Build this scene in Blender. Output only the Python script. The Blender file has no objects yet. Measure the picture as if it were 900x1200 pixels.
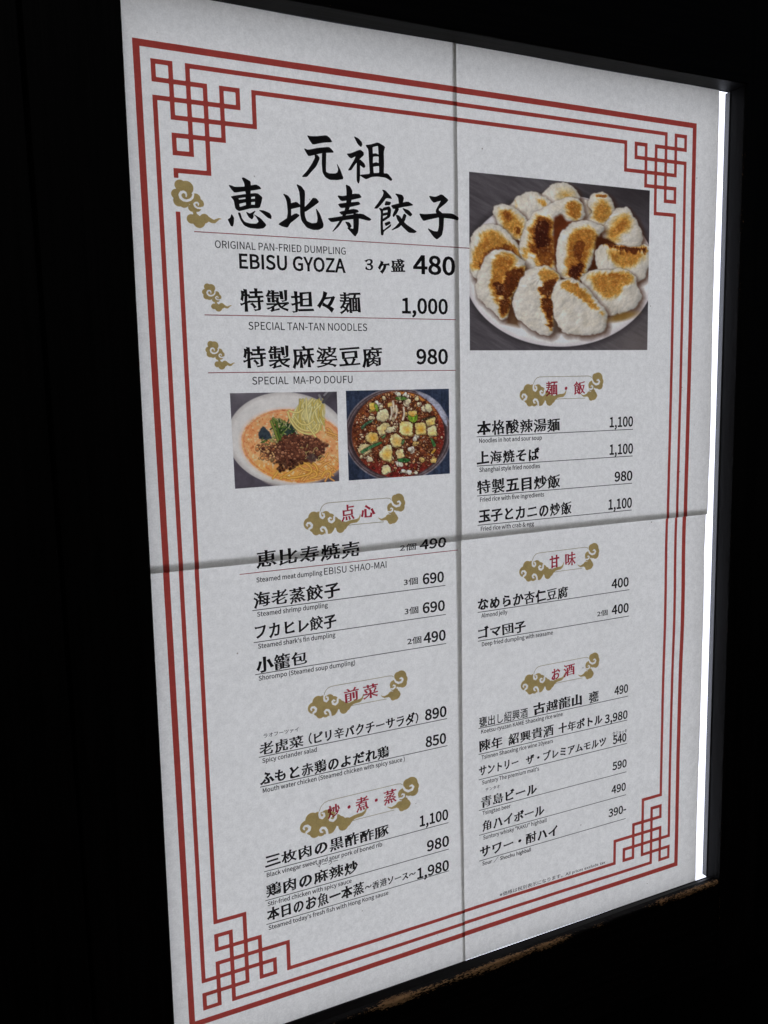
# A paper menu pieced together from four sheets in a dark wooden frame, lit from behind by a light panel
# and faintly from the front by soft daylight.
import bpy, bmesh, math, random
import numpy as np
from mathutils import Matrix, Vector, noise as mnoise

scene = bpy.context.scene
C = scene.collection
R = math.radians

# ------------------------------------------------------------------ camera
cam_data = bpy.data.cameras.new('camera')
cam = bpy.data.objects.new('camera', cam_data)
C.objects.link(cam)
cam_data.sensor_fit = 'VERTICAL'
cam_data.sensor_height = 36.0
cam_data.lens = 1006.4 / 1200 * 36
cam_data.clip_start = 0.01
cam_data.clip_end = 50
cam.matrix_world = Matrix(((0.9023178883, 0.0786215703, -0.4238408630, -0.28456747),
                           (-0.4304797686, 0.1128553236, -0.8955170824, -0.48001551),
                           (-0.0225742615, 0.9904959993, 0.1356763726, 0.09627082),
                           (0, 0, 0, 1)))
scene.camera = cam

# ------------------------------------------------------------------ light
SUN_DIR = Vector((-0.25, -0.66, 0.60)).normalized()      # from the scene towards the light
world = bpy.data.worlds.new('World')
scene.world = world
world.use_nodes = True
wn = world.node_tree.nodes
sky = wn.new('ShaderNodeTexSky')
sky.sky_type = 'NISHITA'
sky.sun_disc = False
sky.sun_elevation = math.asin(SUN_DIR.z)
sky.sun_rotation = math.atan2(SUN_DIR.x, SUN_DIR.y)
wn['Background'].inputs['Strength'].default_value = 0.05
world.node_tree.links.new(sky.outputs[0], wn['Background'].inputs['Color'])
sun_data = bpy.data.lights.new('sun', 'SUN')
sun_data.energy = 0.8
sun_data.angle = R(22)
sun_data.color = (1.0, 0.955, 0.89)
sun = bpy.data.objects.new('sun', sun_data)
C.objects.link(sun)
sun.rotation_euler = SUN_DIR.to_track_quat('Z', 'Y').to_euler()
vs = scene.view_settings
vs.view_transform = 'Standard'
vs.look = 'None'
vs.exposure = -1.56
vs.gamma = 1.0

# ------------------------------------------------------------------ node helpers
def new_mat(name):
    m = bpy.data.materials.new(name)
    m.use_nodes = True
    nt = m.node_tree
    nt.nodes.clear()
    out = nt.nodes.new('ShaderNodeOutputMaterial')
    return m, nt, out

def node(nt, kind, **kw):
    n = nt.nodes.new(kind)
    for k, v in kw.items():
        if k in n.inputs: n.inputs[k].default_value = v
        else: setattr(n, k, v)
    return n

def ramp(nt, fac, stops):
    r = nt.nodes.new('ShaderNodeValToRGB')
    e = r.color_ramp.elements
    while len(e) < len(stops): e.new(0.5)
    for el, (p, c) in zip(e, stops):
        el.position = p
        el.color = (c, c, c, 1) if isinstance(c, (int, float)) else (*c, 1)
    nt.links.new(fac, r.inputs[0])
    return r.outputs[0]

def mult(nt, a, b, blend='MULTIPLY', fac=1.0):
    m = nt.nodes.new('ShaderNodeMix')
    m.data_type = 'RGBA'
    m.blend_type = blend
    m.inputs[0].default_value = fac
    for s, i in ((a, 6), (b, 7)):
        if isinstance(s, tuple): m.inputs[i].default_value = (*s, 1)
        else: nt.links.new(s, m.inputs[i])
    return m.outputs[2]

def fibre_tone(nt, lo=0.85, hi=1.05):
    """mottled, fibrous washi-like tone shared by the bare paper and the ink soaked into it"""
    tc = nt.nodes.new('ShaderNodeTexCoord')
    n1 = node(nt, 'ShaderNodeTexNoise', Scale=260.0, Detail=4.0, Roughness=0.65)
    n2 = node(nt, 'ShaderNodeTexNoise', Scale=1000.0, Detail=3.0, Roughness=0.7)
    n3 = node(nt, 'ShaderNodeTexNoise', Scale=40.0, Detail=2.0, Roughness=0.5)
    for n in (n1, n2, n3): nt.links.new(tc.outputs['Object'], n.inputs['Vector'])
    c1 = ramp(nt, n1.outputs[0], [(0.10, lo), (0.70, hi)])
    c2 = ramp(nt, n2.outputs[0], [(0.10, lo - 0.02), (0.72, hi + 0.02)])
    c3 = ramp(nt, n3.outputs[0], [(0.30, 0.97), (0.70, 1.0)])
    return mult(nt, mult(nt, c1, c2), c3), n2, tc

def sheet_shader(name, col, trans, col_attr=None, tint=None, specks=False, lo=0.85, hi=1.05):
    m, nt, out = new_mat(name)
    tone, n2, tc = fibre_tone(nt, lo, hi)
    if col_attr:
        a = nt.nodes.new('ShaderNodeVertexColor')
        a.layer_name = col_attr
        base = mult(nt, a.outputs['Color'], tone)
    else:
        base = mult(nt, tone, col)
    if specks:
        v = node(nt, 'ShaderNodeTexVoronoi', Scale=95.0)
        nt.links.new(tc.outputs['Object'], v.inputs['Vector'])
        n = node(nt, 'ShaderNodeTexNoise', Scale=35.0, Detail=1.0)
        nt.links.new(tc.outputs['Object'], n.inputs['Vector'])
        s = ramp(nt, v.outputs['Distance'], [(0.035, (0.45, 0.42, 0.40)), (0.06, (1, 1, 1))])
        k = ramp(nt, n.outputs[0], [(0.60, (1, 1, 1)), (0.63, (0, 0, 0))])
        mx = nt.nodes.new('ShaderNodeMix'); mx.data_type = 'RGBA'
        nt.links.new(k, mx.inputs[0]); nt.links.new(s, mx.inputs[6]); mx.inputs[7].default_value = (1, 1, 1, 1)
        base = mult(nt, base, mx.outputs[2])
    d = nt.nodes.new('ShaderNodeBsdfDiffuse')
    t = nt.nodes.new('ShaderNodeBsdfTranslucent')
    bump = node(nt, 'ShaderNodeBump', Strength=0.35, Distance=0.0001)
    nt.links.new(n2.outputs[0], bump.inputs['Height'])
    nt.links.new(base, d.inputs[0])
    nt.links.new(mult(nt, base, tint) if tint else base, t.inputs[0])
    nt.links.new(bump.outputs[0], d.inputs['Normal'])
    mx = nt.nodes.new('ShaderNodeMixShader')
    mx.inputs[0].default_value = trans
    nt.links.new(d.outputs[0], mx.inputs[1]); nt.links.new(t.outputs[0], mx.inputs[2])
    nt.links.new(mx.outputs[0], out.inputs[0])
    return m

# paper passes about a third of the light that falls on its back; two layers pass clearly less, and warmer
PAPER = sheet_shader('fibrous_paper', (0.84, 0.845, 0.855), 0.175, tint=(1.0, 0.955, 0.845), specks=True)
INK_RED = sheet_shader('red_ink', (0.49, 0.082, 0.068), 0.88, lo=0.88, hi=1.06)
INK_CRIMSON = sheet_shader('crimson_ink', (0.46, 0.040, 0.070), 0.88, lo=0.88, hi=1.06)
INK_WINE = sheet_shader('wine_line_ink', (0.36, 0.09, 0.10), 0.88)
INK_BLACK = sheet_shader('black_ink', (0.016, 0.015, 0.016), 0.7)
INK_GREY = sheet_shader('caption_ink', (0.030, 0.030, 0.034), 0.7)
INK_GOLD = sheet_shader('gold_ink', (0.50, 0.385, 0.165), 0.86, lo=0.86, hi=1.08)
INK_OLIVE = sheet_shader('olive_line_ink', (0.42, 0.37, 0.24), 0.86)
PHOTO = sheet_shader('printed_photo', None, 0.94, col_attr='print', lo=0.93, hi=1.05)

def wood_material(name, grain_axis, worn, tone=1.0):
    """blackened wood; where the stain has been knocked off the edges bare brown wood shows"""
    m, nt, out = new_mat(name)
    tc = nt.nodes.new('ShaderNodeTexCoord')
    mp = nt.nodes.new('ShaderNodeMapping')
    sc = [260, 260, 260]; sc['xyz'.index(grain_axis)] = 9
    mp.inputs['Scale'].default_value = sc
    nt.links.new(tc.outputs['Object'], mp.inputs[0])
    g = node(nt, 'ShaderNodeTexNoise', Scale=1.0, Detail=6.0, Roughness=0.65)
    nt.links.new(mp.outputs[0], g.inputs['Vector'])
    dark = ramp(nt, g.outputs[0], [(0.3, (0.0008 * tone, 0.0007 * tone, 0.0007 * tone)), (0.75, (0.0045 * tone, 0.0038 * tone, 0.0038 * tone))])
    bare = ramp(nt, g.outputs[0], [(0.3, (0.14, 0.07, 0.03)), (0.7, (0.42, 0.25, 0.12))])
    att = nt.nodes.new('ShaderNodeAttribute'); att.attribute_name = 'wear'
    mp2 = nt.nodes.new('ShaderNodeMapping')
    sc2 = [1300, 1300, 1300]; sc2['xyz'.index(grain_axis)] = 420
    mp2.inputs['Scale'].default_value = sc2
    nt.links.new(tc.outputs['Object'], mp2.inputs[0])
    n = node(nt, 'ShaderNodeTexNoise', Scale=1.0, Detail=5.0, Roughness=0.7)
    nt.links.new(mp2.outputs[0], n.inputs['Vector'])
    n_big = node(nt, 'ShaderNodeTexNoise', Scale=22.0, Detail=3.0, Roughness=0.6)
    nt.links.new(tc.outputs['Object'], n_big.inputs['Vector'])
    a1 = node(nt, 'ShaderNodeMath', operation='ADD'); nt.links.new(n.outputs[0], a1.inputs[0]); nt.links.new(n_big.outputs[0], a1.inputs[1])
    a2 = node(nt, 'ShaderNodeMath', operation='MULTIPLY_ADD'); nt.links.new(att.outputs['Fac'], a2.inputs[0]); a2.inputs[1].default_value = worn; nt.links.new(a1.outputs[0], a2.inputs[2])
    k = ramp(nt, a2.outputs[0], [(0.0, 0), (1.0, 1)])
    mr = nt.nodes.new('ShaderNodeMapRange'); mr.inputs[1].default_value = 1.43; mr.inputs[2].default_value = 1.47
    nt.links.new(a2.outputs[0], mr.inputs[0])
    mx = nt.nodes.new('ShaderNodeMix'); mx.data_type = 'RGBA'
    nt.links.new(mr.outputs[0], mx.inputs[0]); nt.links.new(dark, mx.inputs[6]); nt.links.new(bare, mx.inputs[7])
    p = nt.nodes.new('ShaderNodeBsdfPrincipled')
    nt.links.new(mx.outputs[2], p.inputs['Base Color'])
    p.inputs['Roughness'].default_value = 0.52
    p.inputs['Specular IOR Level'].default_value = 0.06
    b = node(nt, 'ShaderNodeBump', Strength=0.5, Distance=0.0004)
    nt.links.new(g.outputs[0], b.inputs['Height']); nt.links.new(b.outputs[0], p.inputs['Normal'])
    nt.links.new(p.outputs[0], out.inputs[0])
    return m

WOOD_X = wood_material("blackened_wood_rail", "x", 0.455)
WOOD_Z = wood_material("blackened_wood_stile", "z", 0.36)
WOOD_WALL = wood_material('blackened_wall_plank', 'z', 0.0, 0.6)
WOOD_WARM = wood_material('brown_black_wall_plank', 'z', 0.0, 0.8)

def simple(name, col, rough, spec=0.5, emit=None):
    m, nt, out = new_mat(name)
    p = nt.nodes.new('ShaderNodeBsdfPrincipled')
    n = node(nt, 'ShaderNodeTexNoise', Scale=300.0, Detail=3.0)
    tc = nt.nodes.new('ShaderNodeTexCoord'); nt.links.new(tc.outputs['Object'], n.inputs['Vector'])
    c = ramp(nt, n.outputs[0], [(0.3, tuple(v * 0.85 for v in col)), (0.7, tuple(min(1, v * 1.1) for v in col))])
    nt.links.new(c, p.inputs['Base Color'])
    p.inputs['Roughness'].default_value = rough
    p.inputs['Specular IOR Level'].default_value = spec
    if emit:
        p.inputs['Emission Color'].default_value = (*emit[0], 1)
        p.inputs['Emission Strength'].default_value = emit[1]
    nt.links.new(p.outputs[0], out.inputs[0])
    return m
DIFFUSER = simple('lit_white_diffuser', (0.8, 0.8, 0.8), 0.5, emit=((0.925, 0.97, 1.13), 5.35))
CASING = simple('dark_metal_casing', (0.03, 0.03, 0.032), 0.5)
BEAD = simple('dark_grey_edging', (0.03, 0.031, 0.034), 0.35, 0.5)

# ------------------------------------------------------------------ object helpers
def link_mesh(name, verts, faces, mat, parent=None, label=None, smooth=False):
    me = bpy.data.meshes.new(name)
    me.from_pydata([tuple(v) for v in verts], [], faces)
    me.materials.append(mat)
    if smooth: me.polygons.foreach_set('use_smooth', [True] * len(me.polygons))
    me.update()
    o = bpy.data.objects.new(name, me)
    C.objects.link(o)
    if parent: o.parent = parent
    if label: o['label'] = label
    return o

def thing(name, label, cat):
    o = bpy.data.objects.new(name, None)
    o.empty_display_size = 0.02
    C.objects.link(o)
    o['label'] = label; o['category'] = cat
    return o

# ------------------------------------------------------------------ the pieced sheet
SEAM_X, SEAM_Z = -1.6, 0.1        # mm: where the front sheets end
LAP_Z = 4.1           # mm: how far the sheets behind reach under them
def lap_x(z): return float(np.interp(z, [-300, -150, -60, -10, 0, 60, 150, 250, 300], [2.0, 3.2, 3.5, 4.0, 4.6, 4.1, 3.6, 2.8, 2.6]))
LAYER = 0.45                      # mm between the layers

def seam_x(z): return SEAM_X + 0.35 * math.sin(z * 0.013 + 0.4)
def seam_z(x): return SEAM_Z + 0.30 * math.sin(x * 0.017)

def waves(x, z):
    y = 0.35 * math.sin(x * 0.021 + 0.6) * math.sin(z * 0.017 - 0.4)
    y -= 1.2 * math.exp(-((x - 205) / 45) ** 2 - ((z + 72) / 38) ** 2)
    y += 0.5 * math.exp(-((x - 205) / 40) ** 2 - ((z + 200) / 50) ** 2)
    y += 0.10 * mnoise.noise((x * 0.05, z * 0.05, 3.0))
    # edges at the seams curl a touch
    y -= 0.35 * math.exp(-abs(z - SEAM_Z) / 7) * (0.6 + 0.4 * math.sin(x * 0.05))
    return y

def sheet_y(x, z, quarter=None):
    """depth (mm, + = towards the light panel) of the front layer at (x, z), or of one given sheet"""
    if quarter is None: quarter = (1 if x > SEAM_X + 0.05 else 0) + (0 if z > SEAM_Z - 0.05 else 2)
    return waves(x, z) + quarter * LAYER

def P(x, z, lift=0.0, quarter=None):
    return (x / 1000, (sheet_y(x, z, quarter) - lift) / 1000, z / 1000)

poster = thing('menu_poster', 'backlit white dumpling menu pieced from four paper sheets inside the dark frame', 'menu poster')

def print_mesh(name, verts2d, faces, mat, parent=None, label=None, lift=0.12, split=True):
    """flat print laid on the sheet: 2D outline in mm, cut where it crosses a fold so that it follows it"""
    vs_ = verts2d; fs_ = faces
    xs = [v[0] for v in vs_]; zs = [v[1] for v in vs_]
    crz = split and min(zs) < 0.5 and max(zs) > -0.5
    crx = split and min(xs) < SEAM_X + 0.5 and max(xs) > SEAM_X - 0.5
    if crz or crx:
        bm = bmesh.new()
        bv = [bm.verts.new((x, 0, z)) for x, z in vs_]
        for f in fs_:
            try: bm.faces.new([bv[i] for i in f])
            except ValueError: pass
        for on, no, co0 in ((crz, (0, 0, 1), (0, 0, SEAM_Z)), (crx, (1, 0, 0), (SEAM_X, 0, 0))):
            if not on: continue
            for d in (0, -0.15 if no[2] else 0.15):
                g = bm.verts[:] + bm.edges[:] + bm.faces[:]
                bmesh.ops.bisect_plane(bm, geom=g, plane_co=(co0[0] + (d if no[0] else 0), 0, co0[2] + (d if no[2] else 0)), plane_no=no, dist=1e-4)
        bm.verts.index_update()
        vs_ = [(v.co.x, v.co.z) for v in bm.verts]
        fs_ = [[v.index for v in f.verts] for f in bm.faces]
        bm.free()
    return link_mesh(name, [P(x, z, lift) for x, z in vs_], fs_, mat, parent, label)

def sheet(quarter, x0, x1, z0, z1, label):
    """one sheet; its inner edges stop at the seams or run on behind the neighbour"""
    nx, nz = int((x1 - x0) / 3.5), int((z1 - z0) / 3.5)
    V, F = [], []
    for j in range(nz + 1):
        for i in range(nx + 1):
            x = x0 + (x1 - x0) * i / nx; z = z0 + (z1 - z0) * j / nz
            q = quarter
            if i == nx and quarter in (0, 2): x = seam_x(z)
            if i == 0 and quarter in (1, 3): x = seam_x(z) - lap_x(z) + 0.25 * mnoise.noise((z * 0.02, 5, quarter))
            if j == 0 and quarter in (0, 1): z = seam_z(x) + (0.12 if quarter == 1 else 0)
            if j == nz and quarter in (2, 3): z = seam_z(x) + LAP_Z + 0.3 * mnoise.noise((x * 0.02, 9, quarter))
            if i == nx and quarter in (1, 3):       # outer right edge wanders beside the bright gap
                x = x - 0.4 + 0.55 * math.sin(z * 0.03) + 0.5 * mnoise.noise((z * 0.05, 1, 0)) + (0.5 if quarter == 1 else 0)
            if j == nz and quarter in (0, 1): z += 0.22 * math.sin(x * 0.035 + 1.2)
            V.append(P(x, z, 0.0, q))
    for j in range(nz):
        for i in range(nx):
            a = j * (nx + 1) + i
            F.append((a, a + 1, a + nx + 2, a + nx + 1))
    return link_mesh('sheet', V, F, PAPER, poster, label, smooth=True)
sheet(0, -208.0, SEAM_X, SEAM_Z, 306.1, 'upper left paper sheet, lying in front at both seams')
sheet(1, SEAM_X, 215.7, SEAM_Z, 306.1, 'upper right paper sheet, running behind its left neighbour')
sheet(2, -208.0, SEAM_X, -300.0, SEAM_Z, 'lower left paper sheet')
sheet(3, SEAM_X, 215.7, -300.0, SEAM_Z, 'lower right paper sheet, hindmost at the middle crossing')

# ------------------------------------------------------------------ lettering
def carrier(name, font=None):
    c = bpy.data.curves.new(name, 'FONT'); c.resolution_u = 3
    if font: c.font = font
    o = bpy.data.objects.new(name, c); C.objects.link(o)
    return c, o
CARRIERS = {'cjk': carrier('lettering')}
try:      # Blender's own bundled typeface, used for the Latin lettering
    CARRIERS['latin'] = carrier('latin_lettering', bpy.data.fonts.load(bpy.utils.system_resource('DATAFILES', path='fonts') + '/Noto Sans CJK Regular.woff2'))
except Exception:
    CARRIERS['latin'] = CARRIERS['cjk']
_cache = {}
def preload(strings, which):
    """shape many runs in one go: one run per line, then taken apart again"""
    strings = sorted(set(strings))
    tc, to = CARRIERS[which]
    tc.space_line = 4.0
    tc.body = '\n'.join(['H'] + strings + ['H'])
    me = bpy.data.meshes.new_from_object(to)
    v = [(p.co.x, p.co.y) for p in me.vertices]
    f = [list(p.vertices) for p in me.polygons]
    bpy.data.meshes.remove(me)
    low = min(p[1] for p in v); hcap = max(p[1] for p in v)
    LH = -low / (len(strings) + 1)
    buck = {}
    for i, p in enumerate(v): buck.setdefault(int(round(-(p[1] - hcap / 2) / LH)), []).append(i)
    who = {}
    for k, ids in buck.items():
        for j, i in enumerate(ids): who[i] = (k, j)
    fc = {}
    for q in f: fc.setdefault(who[q[0]][0], []).append([who[i][1] for i in q])
    for k, t in enumerate(['H'] + strings):
        _cache[(which, t)] = ([(v[i][0], v[i][1] + k * LH) for i in buck[k]], fc[k])

def glyph_run(s, which='cjk'): return _cache[(which, s)]

def fatten(vf, amount):
    """move outlines outwards by amount"""
    v, f = vf
    cnt = set()
    for p in f:
        for a, b in zip(p, p[1:] + p[:1]): cnt.add((a, b))
    nxt, prv = {}, {}
    for a, b in cnt:
        if (b, a) not in cnt: nxt[a] = b; prv[b] = a
    out = list(v)
    for i in nxt:
        if i not in prv: continue
        d1 = Vector((v[i][0] - v[prv[i]][0], v[i][1] - v[prv[i]][1])); d2 = Vector((v[nxt[i]][0] - v[i][0], v[nxt[i]][1] - v[i][1]))
        if d1.length < 1e-7 or d2.length < 1e-7: continue
        d1.normalize(); d2.normalize()
        t = Vector((d1.y + d2.y, -d1.x - d2.x))
        if t.length < 0.2: continue
        t = t * (2 / t.length_squared) if t.length > 1.1 else t.normalized() * 1.4
        out[i] = (v[i][0] + t.x * amount, v[i][1] + t.y * amount)
    return out, f

def wide(t): return t.replace('(', '（').replace(')', '）').replace('3', '３')
def preload_all():
    brush = ['\u7530', '\u7530\u7530'] + [c[0] for h in HEADS for c in h[1]]
    latin = []
    for _k, parts in ITEMS:
        for q in parts:
            if q[0] in ('k', 'k2', 'c2'): brush.append(wide(q[1]))
            elif q[0] == 'c': brush.append(q[1])
            elif q[0] in ('r', 'rr'): pass
            else: (brush if '\uff0f' in q[1] else latin).append(q[1])
    brush.append(FOOT_TEXT)
    preload(brush, 'cjk'); preload(latin, 'latin')
FOOT_TEXT = '※価格は税別表示になります。All prices exclude tax'
# share of the capital height added to the strokes
BOLD = {'p': 0.038, 'p2': 0.038, 'eb': 0.036, 'e': 0.010, 'en': 0.030, 'f': 0.012}
EM_CACHE = {}
def em_width():
    if 'w' not in EM_CACHE:
        v, f = glyph_run('田田'); v1, f1 = glyph_run('田')
        EM_CACHE['w'] = max(a[0] for a in v) - max(a[0] for a in v1)
    return EM_CACHE['w']

LIGHT = '三上五目小一本日十山甘心子古人木出玉仁'
def brushed(s, weight=1.0):
    """turn plain glyphs into brush-pen writing: heavier uprights, rising level strokes, pressed stroke ends"""
    key = ('brush', s, weight)
    if key in _cache: return _cache[key]
    v, f = glyph_run(s)
    em = em_width()
    rnd = random.Random(s)
    v = [tuple(p) for p in v]
    nxt, prv = {}, {}
    cnt = set()
    for p in f:
        for a, b in zip(p, p[1:] + p[:1]): cnt.add((a, b))
    for a, b in cnt:
        if (b, a) not in cnt: nxt[a] = b; prv[b] = a
    out = list(v)
    for i in nxt:
        if i not in prv: continue
        p0, p1, p2 = v[prv[i]], v[i], v[nxt[i]]
        d1 = Vector((p1[0] - p0[0], p1[1] - p0[1])); d2 = Vector((p2[0] - p1[0], p2[1] - p1[1]))
        if d1.length < 1e-7 or d2.length < 1e-7: continue
        d1.normalize(); d2.normalize()
        n1 = Vector((d1.y, -d1.x)); n2 = Vector((d2.y, -d2.x))
        cross = d1.x * d2.y - d1.y * d2.x
        ci = min(max(int(p1[0] // em), 0), len(s) - 1)
        thin = ord(s[ci]) < 0x3100 or s[ci] in LIGHT          # few strokes: written with a fuller brush
        wk = weight * (1.35 if thin else 0.98)
        def wgt(n_): return wk * (0.023 * abs(n_.x) + (0.008 if thin else -0.002) * abs(n_.y)) * em
        q = Vector(p1)
        if cross > 0.6 or cross < -0.6:
            q += n1 * wgt(n1) + n2 * wgt(n2)
        else:
            t = n1 + n2
            if t.length > 1e-3:
                t.normalize(); q += t * wgt(t)
        nrm = n1 + n2
        if cross > 0.6 and nrm.length > 1e-3:                  # a stroke end or an outer corner
            nrm.normalize()
            side = 1 if (nrm.x < 0 < nrm.y or nrm.y < 0 < nrm.x) else 0.15
            q += nrm * em * (0.022 + 0.020 * rnd.random()) * side * weight
        q += Vector((mnoise.noise((p1[0] * 4 / em, p1[1] * 4 / em, 2.0)), mnoise.noise((p1[0] * 4 / em, p1[1] * 4 / em, 9.0)))) * 0.022 * em * min(1.0, weight)
        cx = (math.floor(p1[0] / em) + 0.5) * em
        q.y += 0.095 * (q.x - cx)
        r_ = random.Random(int(cx / em * 7) * 31 + len(s))
        q.x = cx + (q.x - cx) * (0.90 + 0.06 * r_.random()); q.y = 0.40 * em + (q.y - 0.40 * em) * (0.94 + 0.10 * r_.random()) + (r_.random() - 0.5) * 0.03 * em
        out[i] = (q.x, q.y)
    _cache[key] = (out, f)
    return _cache[key]

def fit(vf, x0, x1, z, h=None, sy=None, cap=None):
    """scale a run so that its ink spans x0..x1 and stands on z"""
    v, f = vf
    ax = min(p[0] for p in v); bx = max(p[0] for p in v)
    ay = min(p[1] for p in v); by = max(p[1] for p in v)
    sx = (x1 - x0) / (bx - ax)
    if h is not None:
        s = h / (by - ay); return [(x0 + (p[0] - ax) * sx, z + (p[1] - ay) * s) for p in v], f
    return [(x0 + (p[0] - ax) * sx, z + p[1] * sy * (sx if sy < 3 else 1)) for p in v], f


def write(name, s, kind, x0, x1, z, h, mat, parent, label=None, lift=0.14):
    if kind == 'c':
        v, f = fit(fatten(glyph_run(s), 0.012 * em_width()), x0, x1, z, h=h)
    elif kind in ('k', 'k2', 'h', 'c2'):
        vf = brushed(wide(s), {'k': 1.35, 'k2': 1.15, 'h': 1.2, 'c': 0.35, 'c2': 2.0}[kind])
        v, f = fit(vf, x0, x1, z, h=h)
    else:
        which = 'latin' if ('latin', s) in _cache else 'cjk'
        cap = max(p[1] for p in glyph_run('H', which)[0])
        v0, f = fatten(glyph_run(s, which), BOLD[kind] * cap)
        ax = min(p[0] for p in v0); bx = max(p[0] for p in v0)
        sx = (x1 - x0) / (bx - ax)
        capmm = {'eb': h * 0.97, 'e': h * 0.97, 'en': 2.75, 'f': 2.3}.get(kind, h * 0.98)
        v = [(x0 + (p[0] - ax) * sx, z + p[1] * capmm / cap) for p in v0]
    return print_mesh(name, v, f, mat, parent, label, lift)

def ribbon(pts, w, step=None):
    """flat line of width w (mm) through pts with mitred corners"""
    P2 = [Vector(p) for p in pts]
    q = [P2[0]]
    if step:
        for a, b in zip(P2, P2[1:]):
            k = max(1, int((b - a).length / step))
            q += [a.lerp(b, i / k) for i in range(1, k + 1)]
        P2 = q
    vs_, fs_ = [], []
    n = len(P2)
    for i in range(n):
        a = P2[max(i - 1, 0)]; b = P2[i]; c = P2[min(i + 1, n - 1)]
        d1 = (b - a) if i > 0 else (c - b); d2 = (c - b) if i < n - 1 else (b - a)
        d1 = d1.normalized(); d2 = d2.normalized()
        n1 = Vector((-d1.y, d1.x)); n2 = Vector((-d2.y, d2.x))
        m = n1 + n2
        m = m / max(m.length_squared, 1e-6) * 2 if m.length > 1e-3 else n1
        off = m * (w / 2)
        vs_ += [tuple(b + off), tuple(b - off)]
    for i in range(n - 1): fs_.append((2 * i, 2 * i + 1, 2 * i + 3, 2 * i + 2))
    return vs_, fs_

# ------------------------------------------------------------------ outlines from fields (clouds, brush title)
def contour_mesh(F, xs, zs):
    """polygons covering F<0 on a grid, edges interpolated (marching squares)"""
    F = F.copy(); F[F == 0] = 1e-9
    vid, V, faces = {}, [], []
    nx, nz = len(xs), len(zs)
    inside = F < 0
    def corner(i, j):
        k = ('c', i, j)
        if k not in vid: vid[k] = len(V); V.append((xs[i], zs[j]))
        return vid[k]
    def cut(i, j, i2, j2):
        k = ('e', min((i, j), (i2, j2)), max((i, j), (i2, j2)))
        if k not in vid:
            a, b = F[j, i], F[j2, i2]; t = a / (a - b)
            t = min(max(t, 0.02), 0.98)
            vid[k] = len(V); V.append((xs[i] + (xs[i2] - xs[i]) * t, zs[j] + (zs[j2] - zs[j]) * t))
        return vid[k]
    any_in = inside[:-1, :-1] | inside[1:, :-1] | inside[:-1, 1:] | inside[1:, 1:]
    all_in = inside[:-1, :-1] & inside[1:, :-1] & inside[:-1, 1:] & inside[1:, 1:]
    for j in range(nz - 1):
        i = 0
        while i < nx - 1:
            if not any_in[j, i]: i += 1; continue
            if all_in[j, i]:
                faces.append((corner(i, j), corner(i + 1, j), corner(i + 1, j + 1), corner(i, j + 1))); i += 1; continue
            cs = [(i, j), (i + 1, j), (i + 1, j + 1), (i, j + 1)]
            poly = []
            for k in range(4):
                a, b = cs[k], cs[(k + 1) % 4]
                ia, ib = inside[a[1], a[0]], inside[b[1], b[0]]
                if ia: poly.append(corner(*a))
                if ia != ib: poly.append(cut(*a, *b))
            if len(poly) > 2: faces.append(tuple(poly))
            i += 1
    return V, faces

def seg_dist(X, Z, a, b, ra=0.0, rb=0.0):
    ax, az = a; bx, bz = b
    dx, dz = bx - ax, bz - az
    L2 = dx * dx + dz * dz + 1e-12
    t = np.clip(((X - ax) * dx + (Z - az) * dz) / L2, 0, 1)
    return np.hypot(X - ax - t * dx, Z - az - t * dz) - (ra + (rb - ra) * t)

def stroke_field(X, Z, pts):
    d = np.full(X.shape, 1e3)
    for a, b in zip(pts, pts[1:]): d = np.minimum(d, seg_dist(X, Z, a[:2], b[:2], a[2], b[2]))
    return d

def poly_field(X, Z, poly):
    d = np.full(X.shape, 1e9); ins = np.zeros(X.shape, bool)
    n = len(poly)
    for i in range(n):
        a, b = poly[i], poly[(i + 1) % n]
        d = np.minimum(d, seg_dist(X, Z, a, b))
        c = ((a[1] > Z) != (b[1] > Z))
        with np.errstate(divide='ignore', invalid='ignore'):
            xi = (b[0] - a[0]) * (Z - a[1]) / ((b[1] - a[1]) if b[1] != a[1] else 1e-12) + a[0]
        ins ^= c & (X < xi)
    return np.where(ins, -d, d)

def smooth_poly(poly, it=1, q=0.10):
    for _ in range(it):
        out = []
        for i in range(len(poly)):
            a, b = poly[i], poly[(i + 1) % len(poly)]
            out.append((a[0] * (1 - q) + b[0] * q, a[1] * (1 - q) + b[1] * q))
            out.append((a[0] * q + b[0] * (1 - q), a[1] * q + b[1] * (1 - q)))
        poly = out
    return poly

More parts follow.
